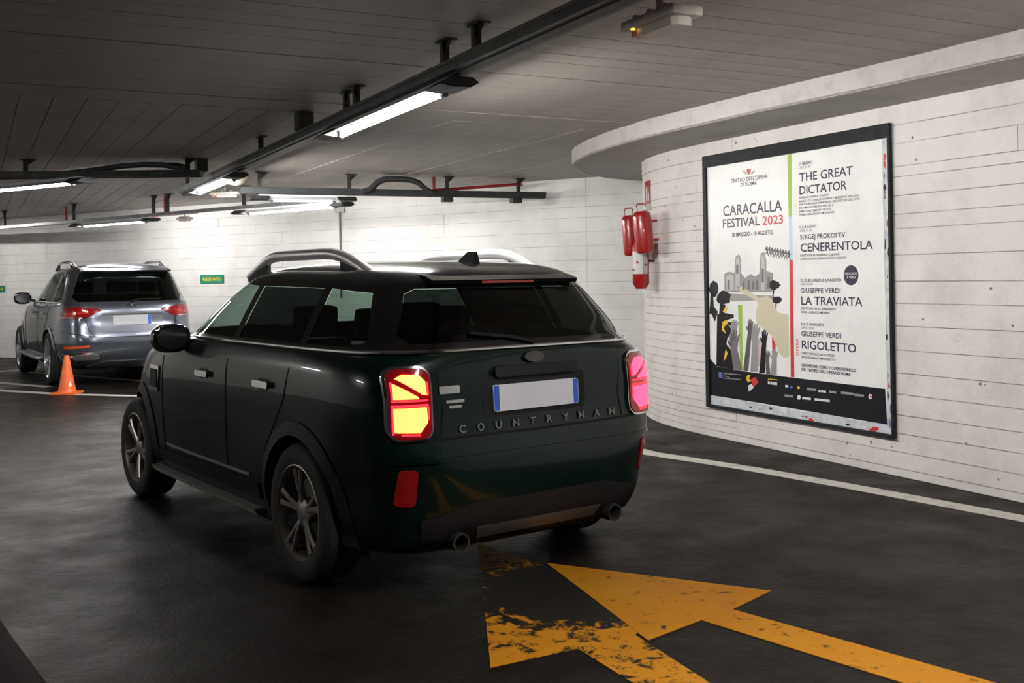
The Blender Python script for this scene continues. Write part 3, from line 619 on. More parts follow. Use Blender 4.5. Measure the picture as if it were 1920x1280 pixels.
hand(292, 455, 545, 320, 742, 52, I_MID); hand(402, 378, 440, 375, 745, 30, I_DG); hand(440, 412, 490, 435, 752, 44, I_GREY)
hand(505, 455, 520, 490, 760, 34, I_BLK); hand(528, 600, 650, 535, 768, 26, I_DG); hand(578, 590, 640, 572, 772, 36, I_GREY); hand(290, 385, 430, 270, 560, 44, I_GREY)
poly(z5, [(460, 520), (478, 515), (482, 715), (462, 712)], I_PINK, 'pink_bar', 3); poly(z5, [(558, 500), (585, 560), (580, 610), (562, 620)], I_RED, 'red_accent', 3)
for k in range(9):                                           # the row of dancers at the top
    x = 530+k*20; y = 925+k*4
    poly(z4, [(x-4, y-14), (x+4, y-18), (x+7, y+2), (x+22, y+12), (x+8, y+14), (x+10, y+38), (x+18, y+62), (x+8, y+50), (x+2, y+30), (x-10, y+44), (x-2, y+16), (x-14, y+6)], I_MID if k % 2 else I_DG, 'dancer_figure', 2)
# footer marks
poly(z5, [(183, 755), (206, 757), (212, 797), (184, 792)], I_LB, 'footer_mark', 3); line(z5, 'A', 188, 790, 207, 793, 30, I_WHT)
for y in (765, 782, 798): poly(z5, [(216, y-4), (340 if y != 782 else 262, y+6), (340 if y != 782 else 262, y+11), (216, y+2)], I_GREY, 'footer_text_bar', 3)
poly(z5, ell(z5, 398, 798, 18, 26, 20, .5, 5.7)+[(398, 800)], I_YEL, 'footer_mark', 3); poly(z5, [(410, 805), (445, 788), (466, 828), (430, 860)], I_RED, 'footer_mark', 3); poly(z5, [(392, 850), (415, 835), (434, 862), (400, 892)], I_WHT, 'footer_mark', 3)
for k in range(4): poly(z5, [(533+k*17, 816+k*2), (546+k*17, 818+k*2), (546+k*17, 838+k*2), (533+k*17, 836+k*2)], I_WHT, 'footer_icon', 3)
poly(z5, [(533, 798), (600, 804), (600, 810), (533, 804)], I_YEL, 'footer_text_bar', 3)
for x, w_, y, m_ in ((655, 22, 850, I_WHT), (690, 16, 856, I_LB), (740, 18, 860, I_YEL), (808, 62, 868, I_GREY), (962, 50, 886, I_GREY), (1045, 88, 892, I_GREY), (1138, 66, 906, I_GREY), (652, 60, 916, I_GREY), (775, 60, 932, I_WHT), (862, 105, 940, I_WHT)):
    poly(z5, [(x, y-9), (x+w_, y-9+w_*.1), (x+w_, y+7+w_*.1), (x, y+7)], m_, 'footer_mark', 3)
line(z5, 'acea', 886, 888, 942, 892, 22, I_WHT, .02)
poly(z5, ell(z5, 752, 927, 12, 17), I_WHT, 'footer_mark', 3); poly(z5, ell(z5, 1248, 916, 13, 18), I_WHT, 'footer_mark', 3); poly(z5, ell(z5, 1251, 918, 6, 9), I_RED, 'footer_mark', 4)
# torn scraps of older posters along bottom and right
for k in range(15):
    x = random.uniform(.08, PW-.1); y = .03+random.uniform(.0, .06)+ (0.0)
    c_ = random.choice([I_RED, ink('scrap_black', (.03, .03, .03)), I_WHT, I_WHT, I_RED]); r = random.uniform(.012, .045)
    flat([(x+r*math.cos(a)*random.uniform(.5, 1.6), y+.5*r*math.sin(a)*random.uniform(.5, 1.2)) for a in (0, .9, 1.9, 2.9, 3.9, 5.2)], .0172, c_, 'torn_scrap', .001)
for k in range(30):
    y = random.uniform(.08, PH-.15); x = PW-.045+random.uniform(-.025, .02)
    c_ = random.choice([I_BLK, I_BLK, I_RED, I_LB, I_WHT]); r = random.uniform(.008, .03)
    flat([(x+.4*r*math.cos(a)*random.uniform(.5, 1.4), y+1.8*r*math.sin(a)*random.uniform(.5, 1.2)) for a in (0, .9, 1.9, 2.9, 3.9, 5.2)], .0172, c_, 'torn_scrap', .001)

# fire cylinders and sign on the nose of the wall
def on_nose(u, v, Y):
    return at_depth(u, v, Y)
def red_tank(u, vt, vb, Y, r, label, lean=0.0):
    top, bot = at_depth(u, vt, Y), at_depth(u, vb, Y); h_ = top.z-bot.z
    t = thing('fire_tank', label, 'extinguisher', (bot.x, bot.y, bot.z), group='red cylinders hung on the wall')
    t.rotation_euler = (0, lean, 0)
    link('cylinder', lathe(BM(), [(0, 0), (r*.75, 0), (r*.95, .015), (r, .04), (r, h_-.05), (r*.92, h_-.02), (r*.7, h_), (0, h_)], 24), M_RED, t, smooth=True)
    link('handle', tube(BM(), [(-.04, 0, h_-.01), (-.042, 0, h_+.06), (-.03, 0, h_+.075), (.03, 0, h_+.075), (.042, 0, h_+.06), (.04, 0, h_-.01)], .007, 6), M_RED, t, smooth=True)
    for z in (h_*.3, h_*.75): link('wall_bracket', tube(BM(), [(r*.6, .0, z), (.185 if r < .08 else r+.055, .02, z)], .012, 6), M_RED, t, smooth=True)
    return t
red_tank(1210, 396, 474, 10.35, .092, 'nearer of the two red tanks with loop handles on the wall corner', -.08)
red_tank(1184, 404, 479, 10.74, .078, 'red tank partly behind the nearer one on the wall corner', -.05)
bot = at_depth(1202, 541, 10.56); topz = at_depth(1202, 455, 10.56).z; h_ = topz-bot.z
t = thing('fire_extinguisher', 'red extinguisher with a white instruction label hanging lowest on the wall corner', 'extinguisher', bot)
r = .085
link('cylinder', lathe(BM(), [(0, 0), (r*.7, 0), (r*.75, .02), (r, .05), (r, h_-.05), (r*.7, h_), (.03, h_+.02), (0, h_+.02)], 24), M_RED, t, smooth=True)
def wrap(a0, a1, z0, z1, rr, mat, name):
    bm = BM(); n = 8; A_ = []; B_ = []
    for i in range(n+1):
        a = a0+(a1-a0)*i/n
        for R_, lst in ((rr, A_), (rr-.0015, B_)): lst.append((bm.verts.new((R_*math.cos(a), R_*math.sin(a), z0)), bm.verts.new((R_*math.cos(a), R_*math.sin(a), z1))))
    for i in range(n):
        bm.faces.new((A_[i][0], A_[i+1][0], A_[i+1][1], A_[i][1])); bm.faces.new((B_[i][0], B_[i][1], B_[i+1][1], B_[i+1][0]))
    return link(name, bm, mat, t, smooth=True)
wrap(-2.9, -1.45, .15, h_-.09, r+.002, pmat('label_white', (.74, .73, .72), .5), 'instruction_label')
wrap(-1.38, -.75, .15, h_-.06, r+.002, pmat('label_grey', (.50, .49, .49), .5), 'instruction_label')
wrap(-2.2, -1.95, h_*.55, h_*.59, r+.0035, M_RED, 'label_mark'); wrap(-2.85, -2.5, .18, .20, r+.0035, M_RED, 'label_mark'); wrap(-1.25, -.95, h_*.5, h_*.54, r+.0035, M_RED, 'label_mark')
link('wall_bracket', tube(BM(), [(r*.7, 0, h_*.6), (.19, .02, h_*.6)], .012, 6), M_DARK, t, smooth=True)
link('valve', lathe(BM(), [(0, h_+.02), (.022, h_+.02), (.022, h_+.05), (.012, h_+.07), (0, h_+.07)], 12), M_DARK, t, smooth=True)
t = thing('extinguisher_sign', 'narrow red and white sign above the red cylinders', 'sign')
c_ = at_depth(1214.5, 370, 10.76); X = Vector((.12, -.99, 0)).normalized(); M = Matrix((X, Vector((0, 0, 1)), X.cross(Vector((0, 0, 1))))).transposed().to_4x4(); M.translation = c_
t.matrix_world = M
bm = BM(); box(bm, (0, .05, 0), (.20, .24, .008)); link('panel', bm, M_RED, t)
bm = BM(); box(bm, (0, -.105, 0), (.20, .07, .008)); link('caption_panel', bm, pmat('label_grey', (.5, .49, .49), .5), t)
bm = BM(); prism(bm, [(-.05, -.04), (.0, -.04), (.0, .08), (-.01, .10), (-.04, .10), (-.05, .08)], .004, .0055); link('extinguisher_symbol', bm, I_WHT, t)
bm = BM(); prism(bm, [(.03, -.04), (.07, -.04), (.07, .02), (.05, .06), (.03, .02)], .004, .0055); link('flame_symbol', bm, I_WHT, t)

# ------------------------------------------------------------------ cars
def catmull(P, k):
    P = np.array(P, float); out = []
    for i in range(len(P)-1):
        p0, p1, p2, p3 = P[max(i-1, 0)], P[i], P[i+1], P[min(i+2, len(P)-1)]
        for j in range(k):
            t = j/k; out.append(.5*((2*p1)+(-p0+p2)*t+(2*p0-5*p1+4*p2-p3)*t*t+(-p0+3*p1-3*p2+p3)*t**3))
    out.append(P[-1]); return np.array(out)
def outline(xr, xf, w_, nr, nf, K=26, grow=0.0):
    """plan outline, counter-clockwise from rear centre over the right side to the front and back over the left"""
    xc = (xr+xf)/2; pts = []
    for i in range(4*K):
        a = math.pi+2*math.pi*i/(4*K); ca, sa = math.cos(a), math.sin(a)
        n = nr if ca < 0 else nf; A_ = (xc-xr if ca < 0 else xf-xc)+grow
        pts.append((xc+A_*math.copysign(abs(ca)**(2/n), ca), (w_+grow)*math.copysign(abs(sa)**(2/n), sa)))
    return pts
class Car:
    def __init__(s, name, label, levels, axles, rw, track, paint, loc, yaw, lift=0.0):
        s.root = thing(name, label, 'car', loc, yaw); s.paint = paint; s.axles = axles; s.rw = rw; s.track = track
        s.lev = catmull(levels, 4); s.lev[:, 0] = np.maximum.accumulate(s.lev[:, 0]+np.arange(len(s.lev))*1e-6)
        bm = BM(); rings = [[bm.verts.new((x, y, l[0])) for x, y in outline(*l[1:6])] for l in s.lev]
        n = len(rings[0])
        for A_, B_ in zip(rings, rings[1:]):
            for k in range(n): bm.faces.new((A_[k], A_[(k+1) % n], B_[(k+1) % n], B_[k]))
        bm.faces.new(rings[0][::-1]); bm.faces.new(rings[-1])
        for v in bm.verts:                                   # roof rises gently towards the windscreen
            if v.co.z > 1.2: v.co.z += lift*(v.co.x+.5)*(v.co.z-1.2)/.38
        bmesh.ops.recalc_face_normals(bm, faces=bm.faces)
        s.bvh = BVHTree.FromBMesh(bm)
        me = bpy.data.meshes.new('skin'); bm.to_mesh(me); bm.free(); o = bpy.data.objects.new('skin', me); COL.objects.link(o)
        cb_ = BM()
        for ax in axles:
            for sd in (-1, 1): cyl(cb_, (ax, sd*(track/2-.16), rw), (ax, sd*1.3, rw), rw+.045, 48)
        cme = bpy.data.meshes.new('cut'); cb_.to_mesh(cme); cb_.free(); co = bpy.data.objects.new('cut', cme); COL.objects.link(co)
        md = o.modifiers.new('b', 'BOOLEAN'); md.object = co; md.operation = 'DIFFERENCE'; md.solver = 'EXACT'
        dg = bpy.context.evaluated_depsgraph_get(); r = bpy.data.meshes.new_from_object(o.evaluated_get(dg))
        s.bm = BM(); s.bm.from_mesh(r)
        for q in (o, co): bpy.data.objects.remove(q)
    def zring(s, z):
        i = np.argmin(abs(s.lev[:, 0]-z)); L_ = s.lev
        return [np.interp(z, L_[:, 0], L_[:, k]) for k in range(1, 6)]
    def cut(s, poly_, axis, zmin=0):
        """cut a convex polygon given in side (x,z) or end (y,z) view out of the skin; returns its faces as a new bmesh list"""
        res = []
        P = [Vector(p) for p in poly_]; cen = sum(P, Vector((0, 0)))/len(P)
        if axis == 'side': sel = lambda f: abs(f.normal.y) > .35
        elif axis == 'rear': sel = lambda f: f.normal.x < -.30
        else: sel = lambda f: f.normal.x > .25
        lo = [min(p[i] for p in P)-.06 for i in (0, 1)]; hi = [max(p[i] for p in P)+.06 for i in (0, 1)]
        ix = 0 if axis == 'side' else 1
        def near():
            out = []
            for f in s.bm.faces:
                if not sel(f): continue
                a = [v.co[ix] for v in f.verts]; z = [v.co.z for v in f.verts]
                if max(a) > lo[0] and min(a) < hi[0] and max(z) > lo[1] and min(z) < hi[1]: out.append(f)
            return out
        for i in range(len(P)):
            p, q = P[i], P[(i+1) % len(P)]; d = (q-p); nn = Vector((d.y, -d.x)).normalized()
            fs = near(); geom = list({g for f in fs for g in list(f.verts)+list(f.edges)})+fs
            co = Vector((p.x, 0, p.y)) if axis == 'side' else Vector((0, p.x, p.y)); no = Vector((nn.x, 0, nn.y)) if axis == 'side' else Vector((0, nn.x, nn.y))
            bmesh.ops.bisect_plane(s.bm, geom=geom, plane_co=co, plane_no=no, dist=1e-5)
        s.bm.normal_update()
        def inside(c):
            sg = None
            for i in range(len(P)):
                p, q = P[i], P[(i+1) % len(P)]; cr = (q.x-p.x)*(c[1]-p.y)-(q.y-p.y)*(c[0]-p.x)
                if abs(cr) < 1e-7: continue
                if sg is None: sg = cr > 0
                elif (cr > 0) != sg: return False
            return True
        out = {1: [], -1: []}
        for f in s.bm.faces:
            if not sel(f): continue
            c = f.calc_center_median()
            if inside((c[ix], c.z)): out[1 if (c.y > 0 or axis != 'side') else -1].append(f)
        return out
    def take(s, faces, name, mat, inset=0.0, parent=None, keep=False):
        bm = BM(); mp = {}
        for f in faces:
            vs = []
            for v in f.verts:
                if v not in mp: mp[v] = bm.verts.new(v.co-v.normal*inset)
                vs.append(mp[v])
            try: bm.faces.new(vs)
            except ValueError: pass
        if not keep: bmesh.ops.delete(s.bm, geom=faces, context='FACES')
        me = bpy.data.meshes.new(name); bm.normal_update(); bm.to_mesh(me); bm.free(); me.materials.append(mat)
        for p in me.polygons: p.use_smooth = True
        o = bpy.data.objects.new(name, me); COL.objects.link(o); o.parent = parent or s.root
        return o
    def finish(s, zroof=None, roofmat=None):
        if zroof:
            fs = [f for f in s.bm.faces if f.calc_center_median().z > zroof]
            s.take(fs, 'roof', roofmat)
        fs = list(s.bm.faces); me_o = s.take(fs, 'body', s.paint); me_o.data.set_sharp_from_angle(angle=math.radians(42))
        return me_o
    def hit(s, phi, a, z):
        d = Vector((math.cos(phi), math.sin(phi), 0)); r = Vector((-d.y, d.x, 0))
        o = r*a+Vector((0, 0, z))-d*6
        h_, n, i, _ = s.bvh.ray_cast(o, d)
        return h_, d
    def patch(s, poly_, phi, name, mat, out=.004, thick=.012, parent=None, step=.05, smooth=True):
        """slab following the skin: polygon in the view along direction phi (0 = from behind, coordinate y,z ; -pi/2 = from the left, coordinate x,z)"""
        bm = BM(); vs = [bm.verts.new((a, z, 0)) for a, z in poly_]; bm.faces.new(vs)
        for ax in (0, 1):
            lo, hi = min(p[ax] for p in poly_), max(p[ax] for p in poly_); n = int((hi-lo)/step)
            for k in range(1, n+1):
                c = lo+(hi-lo)*k/(n+1); co = [0, 0, 0]; co[ax] = c; no = [0, 0, 0]; no[ax] = 1
                bmesh.ops.bisect_plane(bm, geom=list(bm.verts)+list(bm.edges)+list(bm.faces), plane_co=co, plane_no=no)
        return s.project(bm, phi, name, mat, out, thick, parent, smooth)
    def project(s, bm, phi, name, mat, out, thick, parent=None, smooth=True):
        d = Vector((math.cos(phi), math.sin(phi), 0)); last = None
        for v in bm.verts:
            h_, _ = s.hit(phi, v.co.x, v.co.y)
            if h_ is None:
                r = Vector((-d.y, d.x, 0)); h_ = r*v.co.x+Vector((0, 0, v.co.y)); h_ = h_+d*((last-h_).dot(d) if last else 0)
            last = h_.copy(); v.co = h_-d*out
        if thick:
            r = bmesh.ops.extrude_face_region(bm, geom=list(bm.faces)); bmesh.ops.translate(bm, vec=d*thick, verts=[g for g in r['geom'] if isinstance(g, bmesh.types.BMVert)])
        return link(name, bm, mat, parent or s.root, smooth=smooth)
    def seam(s, pts, phi, name='panel_gap', w_=.004, mat=None, out=.002):
        """thin dark strip following the skin"""
        P = []
        for (a0, z0), (a1, z1) in zip(pts, pts[1:]):
            n = max(1, int(math.hypot(a1-a0, z1-z0)/.06))
            for k in range(n): P.append((a0+(a1-a0)*k/n, z0+(z1-z0)*k/n))
        P.append(pts[-1]); Q = []
        for a, z in P:
            h_, d = s.hit(phi, a, z)
            if h_ is not None: Q.append(h_-d*out*.2)
        if len(Q) > 1: return link(name, tube(BM(), Q, w_, 6), mat or M_BLACK, s.root, smooth=True)
    def band(s, z, name, mat, r, i0=0.0, i1=1.0, grow=.004, ry=None):
        """moulding around the plan outline at height z, between fractions of the outline"""
        o = outline(*s.zring(z), grow=grow); n = len(o); P = [Vector((*o[k % n], z)) for k in range(int(i0*n), int(i1*n)+1)]
        return link(name, tube(BM(), P, r, 8, ry=ry), mat, s.root, smooth=True)
    def wheels(s, spokes, rr, twin, rimmat, wd=.225):
        rw = s.rw
        pm = {}
        for ax in s.axles:
            for sd in (-1, 1):
                M = Matrix.Translation((ax, sd*(s.track/2), rw)) @ Matrix.Rotation(-sd*math.pi/2, 4, 'X') @ Matrix.Rotation(random.uniform(0, 1.2), 4, 'Z')   # local z points outwards
                h_ = wd/2
                bm = lathe(BM(), [(rr-.005, -h_+.01), (rr+.02, -h_), (rw-.035, -h_), (rw-.012, -h_+.015), (rw, -h_+.04), (rw, -.03), (rw-.006, -.026), (rw-.006, -.02), (rw, -.016), (rw, .016), (rw-.006, .02), (rw-.006, .026), (rw, .03), (rw, h_-.04), (rw-.012, h_-.015), (rw-.035, h_), (rr+.02, h_), (rr-.005, h_-.01)], 48)
                t = link('wheel', bm, M_TYRE, s.root, smooth=True); t.matrix_local = M
                def add(name, b, m_): o = link(name, b, m_, t, smooth=True); return o
                add('rim', lathe(BM(), [(rr, -h_+.012), (rr-.02, -h_+.03), (rr-.035, -.02), (rr-.03, h_-.05), (rr-.012, h_-.018), (rr, h_-.004), (rr+.006, h_-.006), (rr+.004, -h_+.012)], 40), rimmat)
                for k in range(spokes):
                    a = 2*math.pi*k/spokes; b = BM()
                    for off in ((-.5, .5) if twin else (0,)):
                        da = off*.30*(1 if twin else 0)
                        R1, R2 = .045, rr-.018
                        p = [(R1*math.cos(a+da*.4), R1*math.sin(a+da*.4), h_-.045), (.5*(R1+R2)*math.cos(a+da*.8), .5*(R1+R2)*math.sin(a+da*.8), h_-.028), (R2*math.cos(a+da), R2*math.sin(a+da), h_-.022)]
                        tube(b, p, [.030, .024, .030] if not twin else [.018, .014, .019], 8, ry=[.018, .013, .014])
                    add('spoke', b, rimmat)
                add('hub_cap', lathe(BM(), [(.075, h_-.07), (.07, h_-.035), (.035, h_-.025), (0, h_-.022)], 20), rimmat)
                add('brake_disc', lathe(BM(), [(0, .0), (rr*.72, .0), (rr*.72, .02), (0, .02)], 32), M_DISC)
                bm = BM()
                prism(bm, [(rr*.45*math.cos(q), rr*.45*math.sin(q)) for q in (.2, .6, 1.0)]+[(rr*.8*math.cos(q), rr*.8*math.sin(q)) for q in (1.0, .6, .2)], -.01, .05); add('brake_caliper', bm, M_BLACK)
                pm[(ax, sd)] = t
        return pm
    def arch(s, name, mat, r0, r1, a0=-8, a1=188, th=.02):
        """wheel arch lips"""
        for ax in s.axles:
            for sd in (-1, 1):
                bm = BM(); n = 26; prev = None
                for k in range(n+1):
                    a = math.radians(a0+(a1-a0)*k/n); row = []
                    for R_ in (r0, r1):
                        x, z = ax+R_*math.cos(a), s.rw+R_*math.sin(a)
                        h_, d = s.hit(-math.pi/2 if sd > 0 else math.pi/2, x if sd > 0 else -x, max(z, s.lev[0, 0]+.02))
                        yy = abs(h_.y) if h_ is not None else s.track/2+.08
                        row.append((x, z, yy))
                    yo = max(row[0][2], row[1][2])
                    vs = [bm.verts.new((row[0][0], sd*(yo+th), row[0][1])), bm.verts.new((row[1][0], sd*(row[1][2]+.006), row[1][1])), bm.verts.new((row[0][0], sd*(yo-.10), row[0][1]))]
                    if prev:
                        bm.faces.new((prev[0], vs[0], vs[1], prev[1])); bm.faces.new((prev[2], vs[2], vs[0], prev[0]))
                    prev = vs
                link(name, bm, mat, s.root, smooth=True)
    def mirrors(s, x, z, w_, mat, sz=1.0):
        for sd in (-1, 1):
            bm = BM()
            bmesh.ops.create_uvsphere(bm, u_segments=20, v_segments=14, radius=1)
            for v in bm.verts:
                c = v.co; v.co = Vector((math.copysign(abs(c.x)**.8, c.x)*.085*sz, math.copysign(abs(c.y)**.75, c.y)*.115*sz, math.copysign(abs(c.z)**.75, c.z)*.085*sz))
                if v.co.x < -.03*sz: v.co.x = -.03*sz
            m_ = link('wing_mirror', bm, mat, s.root, smooth=True, loc=(x, sd*(w_+.14), z))
            link('mirror_arm', tube(BM(), [(.0, -sd*.09, -.03), (.0, -sd*.19, -.05)], .025, 8), M_BLACK, m_, smooth=True)
            b = BM(); prism(b, [(.09*sz*math.cos(q), .065*sz*math.sin(q)) for q in np.linspace(0, 2*math.pi, 20, endpoint=False)], -.033*sz, -.0305*sz, Matrix(((0, 0, 1, 0), (1, 0, 0, 0), (0, 1, 0, 0), (0, 0, 0, 1)))); link('mirror_glass', b, M_CHROME, m_)
    def seats(s, rows, zc):
        for x, ys in rows:
            for y in ys:
                bm = BM(); box(bm, (0, 0, 0), (.14, .48, .58), Matrix.Translation((x, y, zc)) @ Matrix.Rotation(-.22, 4, 'Y'), bev=.05); st = link('seat_back', bm, M_SEAT, s.root, smooth=True)
                bm = BM(); box(bm, (0, 0, 0), (.10, .26, .17), Matrix.Translation((x-.10, y, zc+.40)) @ Matrix.Rotation(-.15, 4, 'Y'), bev=.04); link('headrest', bm, M_SEAT, st, smooth=True)
    def rails(s, y, x0, x1, z0, ztop, mat, r=.018):
        for sd in (-1, 1):
            P = []
            for k in range(17):
                t = k/16; e = min(1, min(t, 1-t)/.30); e = math.sin(e*math.pi/2)
                P.append((x0+(x1-x0)*t, sd*(y+.03*math.sin(math.pi*t)), z0+(ztop-z0)*e))
            rl = link('roof_rail', tube(BM(), P, [r*1.5]+[r]*15+[r*1.5], 10, ry=[r*1.2]*17), mat, s.root, smooth=True)
            for t0_, t1_ in ((0, .20), (.76, 1)):               # solid wedge feet under each end
                W_ = [P[k] for k in range(17) if t0_ <= k/16 <= t1_]; pl_ = [(p[0], p[2]-r*.4) for p in W_]+[(p[0], z0-.035) for p in W_[::-1]]
                bm = BM(); prism(bm, pl_, sd*(y+.015)-.014, sd*(y+.015)+.014, Matrix(((1, 0, 0, 0), (0, 0, 1, 0), (0, 1, 0, 0), (0, 0, 0, 1)))); link('rail_foot', bm, M_BLACK, rl)

def rrect(cx, cz, w_, h_, r, n=5, skew=0):
    P = []
    for (sx, sz, a0) in ((1, 1, 0), (-1, 1, 90), (-1, -1, 180), (1, -1, 270)):
        for k in range(n+1):
            a = math.radians(a0+90*k/n); x = sx*(w_/2-r)+r*math.cos(a); z = sz*(h_/2-r)+r*math.sin(a); P.append((cx+x+skew*z, cz+z))
    return P
LEFT, RIGHT, REAR = -math.pi/2, math.pi/2, 0.0
def sides(): return ((LEFT, 1), (RIGHT, -1))

# --- the dark green car
lv = [(.20, -.60, 3.30, .78, 6, 4), (.27, -.74, 3.42, .85, 6.5, 3.6), (.38, -.80, 3.48, .89, 6.5, 3.4), (.52, -.82, 3.50, .905, 6.5, 3.3), (.66, -.815, 3.50, .91, 8, 3.3), (.76, -.79, 3.47, .91, 9, 3.3),
      (.86, -.775, 3.42, .91, 9.5, 3.2), (.97, -.77, 3.32, .905, 9.5, 3.2), (1.05, -.76, 3.14, .895, 9, 3.2), (1.105, -.75, 2.9, .88, 8, 3.3), (1.145, -.74, 2.45, .865, 6, 3.8), (1.165, -.73, 2.14, .85, 6, 4.5),
      (1.20, -.715, 2.04, .825, 5.6, 4.8), (1.28, -.675, 1.90, .78, 5.4, 4.8), (1.37, -.61, 1.72, .725, 5.2, 4.8), (1.45, -.545, 1.54, .675, 5, 4.6), (1.50, -.50, 1.40, .635, 4.8, 4.4), (1.535, -.45, 1.20, .58, 4.4, 4), (1.56, -.36, .95, .47, 4, 3.6), (1.575, -.18, .66, .31, 3.4, 3.2), (1.58, .1, .42, .08, 2.5, 2.5)]
mini = Car('hatchback_car', 'dark green compact SUV with lit brake lights driving past the poster', lv, (0, 2.67), .345, 1.60, M_GREEN, (-.352, 5.69, 0), math.radians(126.4), .022)
C = mini
wf_ = [[(.98, 1.18), (1.84, 1.18), (1.47, 1.485), (.98, 1.47)], [(.10, 1.18), (.90, 1.18), (.90, 1.468), (.12, 1.455)], [(-.48, 1.21), (-.42, 1.18), (.02, 1.18), (.04, 1.453), (-.33, 1.43)]]
for i, P in enumerate(wf_):
    o = C.cut(P, 'side')
    for sd in (1, -1): C.take(o[sd], 'side_window', (G_CLEAR, G_BLK, G_MID)[i], .004)
o = C.cut([(-.64, 1.195), (.64, 1.195), (.67, 1.235), (.56, 1.425), (.51, 1.447), (-.51, 1.447), (-.56, 1.425), (-.67, 1.235)], 'rear'); C.take(o[1], 'rear_window', G_BLK, .003)
o = C.cut([(-.72, 1.195), (.72, 1.195), (.56, 1.50), (-.56, 1.50)], 'front'); C.take(o[1], 'windscreen', G_CLEAR, .003)
fs = [f for f in C.bm.faces if 1.165 < f.calc_center_median().z < 1.475+.022*(f.calc_center_median().x+.5)]; C.take(fs, 'pillar_band', M_GLOSSB)
C.finish(1.47, pmat('black_roof_paint', (.02, .022, .023), .2, .2, coat=1))
C.wheels(5, .235, True, pmat('dark_alloy', (.38, .35, .33), .35, .8))
C.arch('arch_cladding', M_BLACK, .385, .455, -22, 202)
C.band(1.16, 'belt_trim', M_CHROME, .010, -.30, .30, .006)
for i0, i1 in ((.14, .36), (.64, .86)): C.band(.27, 'sill_cladding', M_BLACK, .05, i0, i1, -.01, ry=.05)
for phi, sd in sides():
    f = lambda x: x*sd
    C.patch([(f(.50), .33), (f(2.18), .33), (f(2.18), .40), (f(.50), .42)], phi, 'side_cladding', M_BLACK, .012, .02)
    C.patch([(f(.46), .255), (f(2.22), .255), (f(2.22), .29), (f(.46), .29)], phi, 'sill_strip', pmat('brushed_sill', (.42, .40, .38), .4, .2), .085, .06)
    C.patch([(f(.62), .44), (f(2.02), .44), (f(2.02), .455), (f(.62), .455)], phi, 'crease_highlight', M_SATIN, .006, .01)  # silver strip put in for the highlight along the lower door crease
    for x in (.40, 1.28):
        C.patch(rrect(f(x), .955, .20, .035, .016), phi, 'door_handle', M_CHROME, .024, .026)
        C.patch(rrect(f(x), .955, .15, .06, .028), phi, 'handle_cup', M_BLACK, .003, .006)
    C.seam([(f(.93), 1.06), (f(.93), .42)], phi); C.seam([(f(2.08), 1.02), (f(2.05), .42)], phi); C.seam([(f(.10), 1.06), (f(.14), .90), (f(.38), .62), (f(.46), .42)], phi)
    C.patch(rrect(f(2.27), .86, .24, .17, .02), phi, 'side_scuttle', M_CHROME, .010, .014); C.patch(rrect(f(2.27), .86, .19, .12, .02), phi, 'scuttle_grille', M_BLACK, .014, .01)
C.mirrors(1.68, 1.15, .83, M_GLOSSB, 1.05)
C.rails(.535, -.12, 1.42, 1.525, 1.64, pmat('bright_silver', (.80, .80, .81), .32, .55), .026)
C.seats([(1.0, (.36, -.36)), (.12, (.42, 0, -.42))], .86)
bm = BM(); box(bm, (1.72, 0, .98), (.3, 1.4, .16), bev=.05); link('dashboard', bm, M_SEAT, C.root, smooth=True)
bm = BM(); lathe(bm, [(.17, -.012), (.185, 0), (.17, .012), (.158, 0)], 28, Matrix.Translation((1.46, .36, 1.02)) @ Matrix.Rotation(-1.2, 4, 'Y'), closed=True); link('steering_wheel', bm, M_BLACK, C.root, smooth=True)
# roof spoiler
bm = BM(); P = [(-.30, 1.54), (-.50, 1.507), (-.565, 1.487), (-.555, 1.467), (-.48, 1.46), (-.36, 1.51)]
prism(bm, P, -.45, .45, Matrix(((1, 0, 0, 0), (0, 0, 1, 0), (0, 1, 0, 0), (0, 0, 0, 1)))); sp = link('roof_spoiler', bm, M_GLOSSB, C.root, smooth=True)
bm = BM(); box(bm, (-.556, 0, 1.476), (.012, .32, .014)); link('high_brake_light', bm, M_REDLENS, sp)
bm = BM(); prism(bm, [(-.30, 1.56), (-.10, 1.575), (-.22, 1.635), (-.27, 1.635)], -.012, .012, Matrix(((1, 0, 0, 0), (0, 0, 1, 0), (0, 1, 0, 0), (0, 0, 0, 1)))); link('roof_antenna', bm, M_BLACK, C.root)
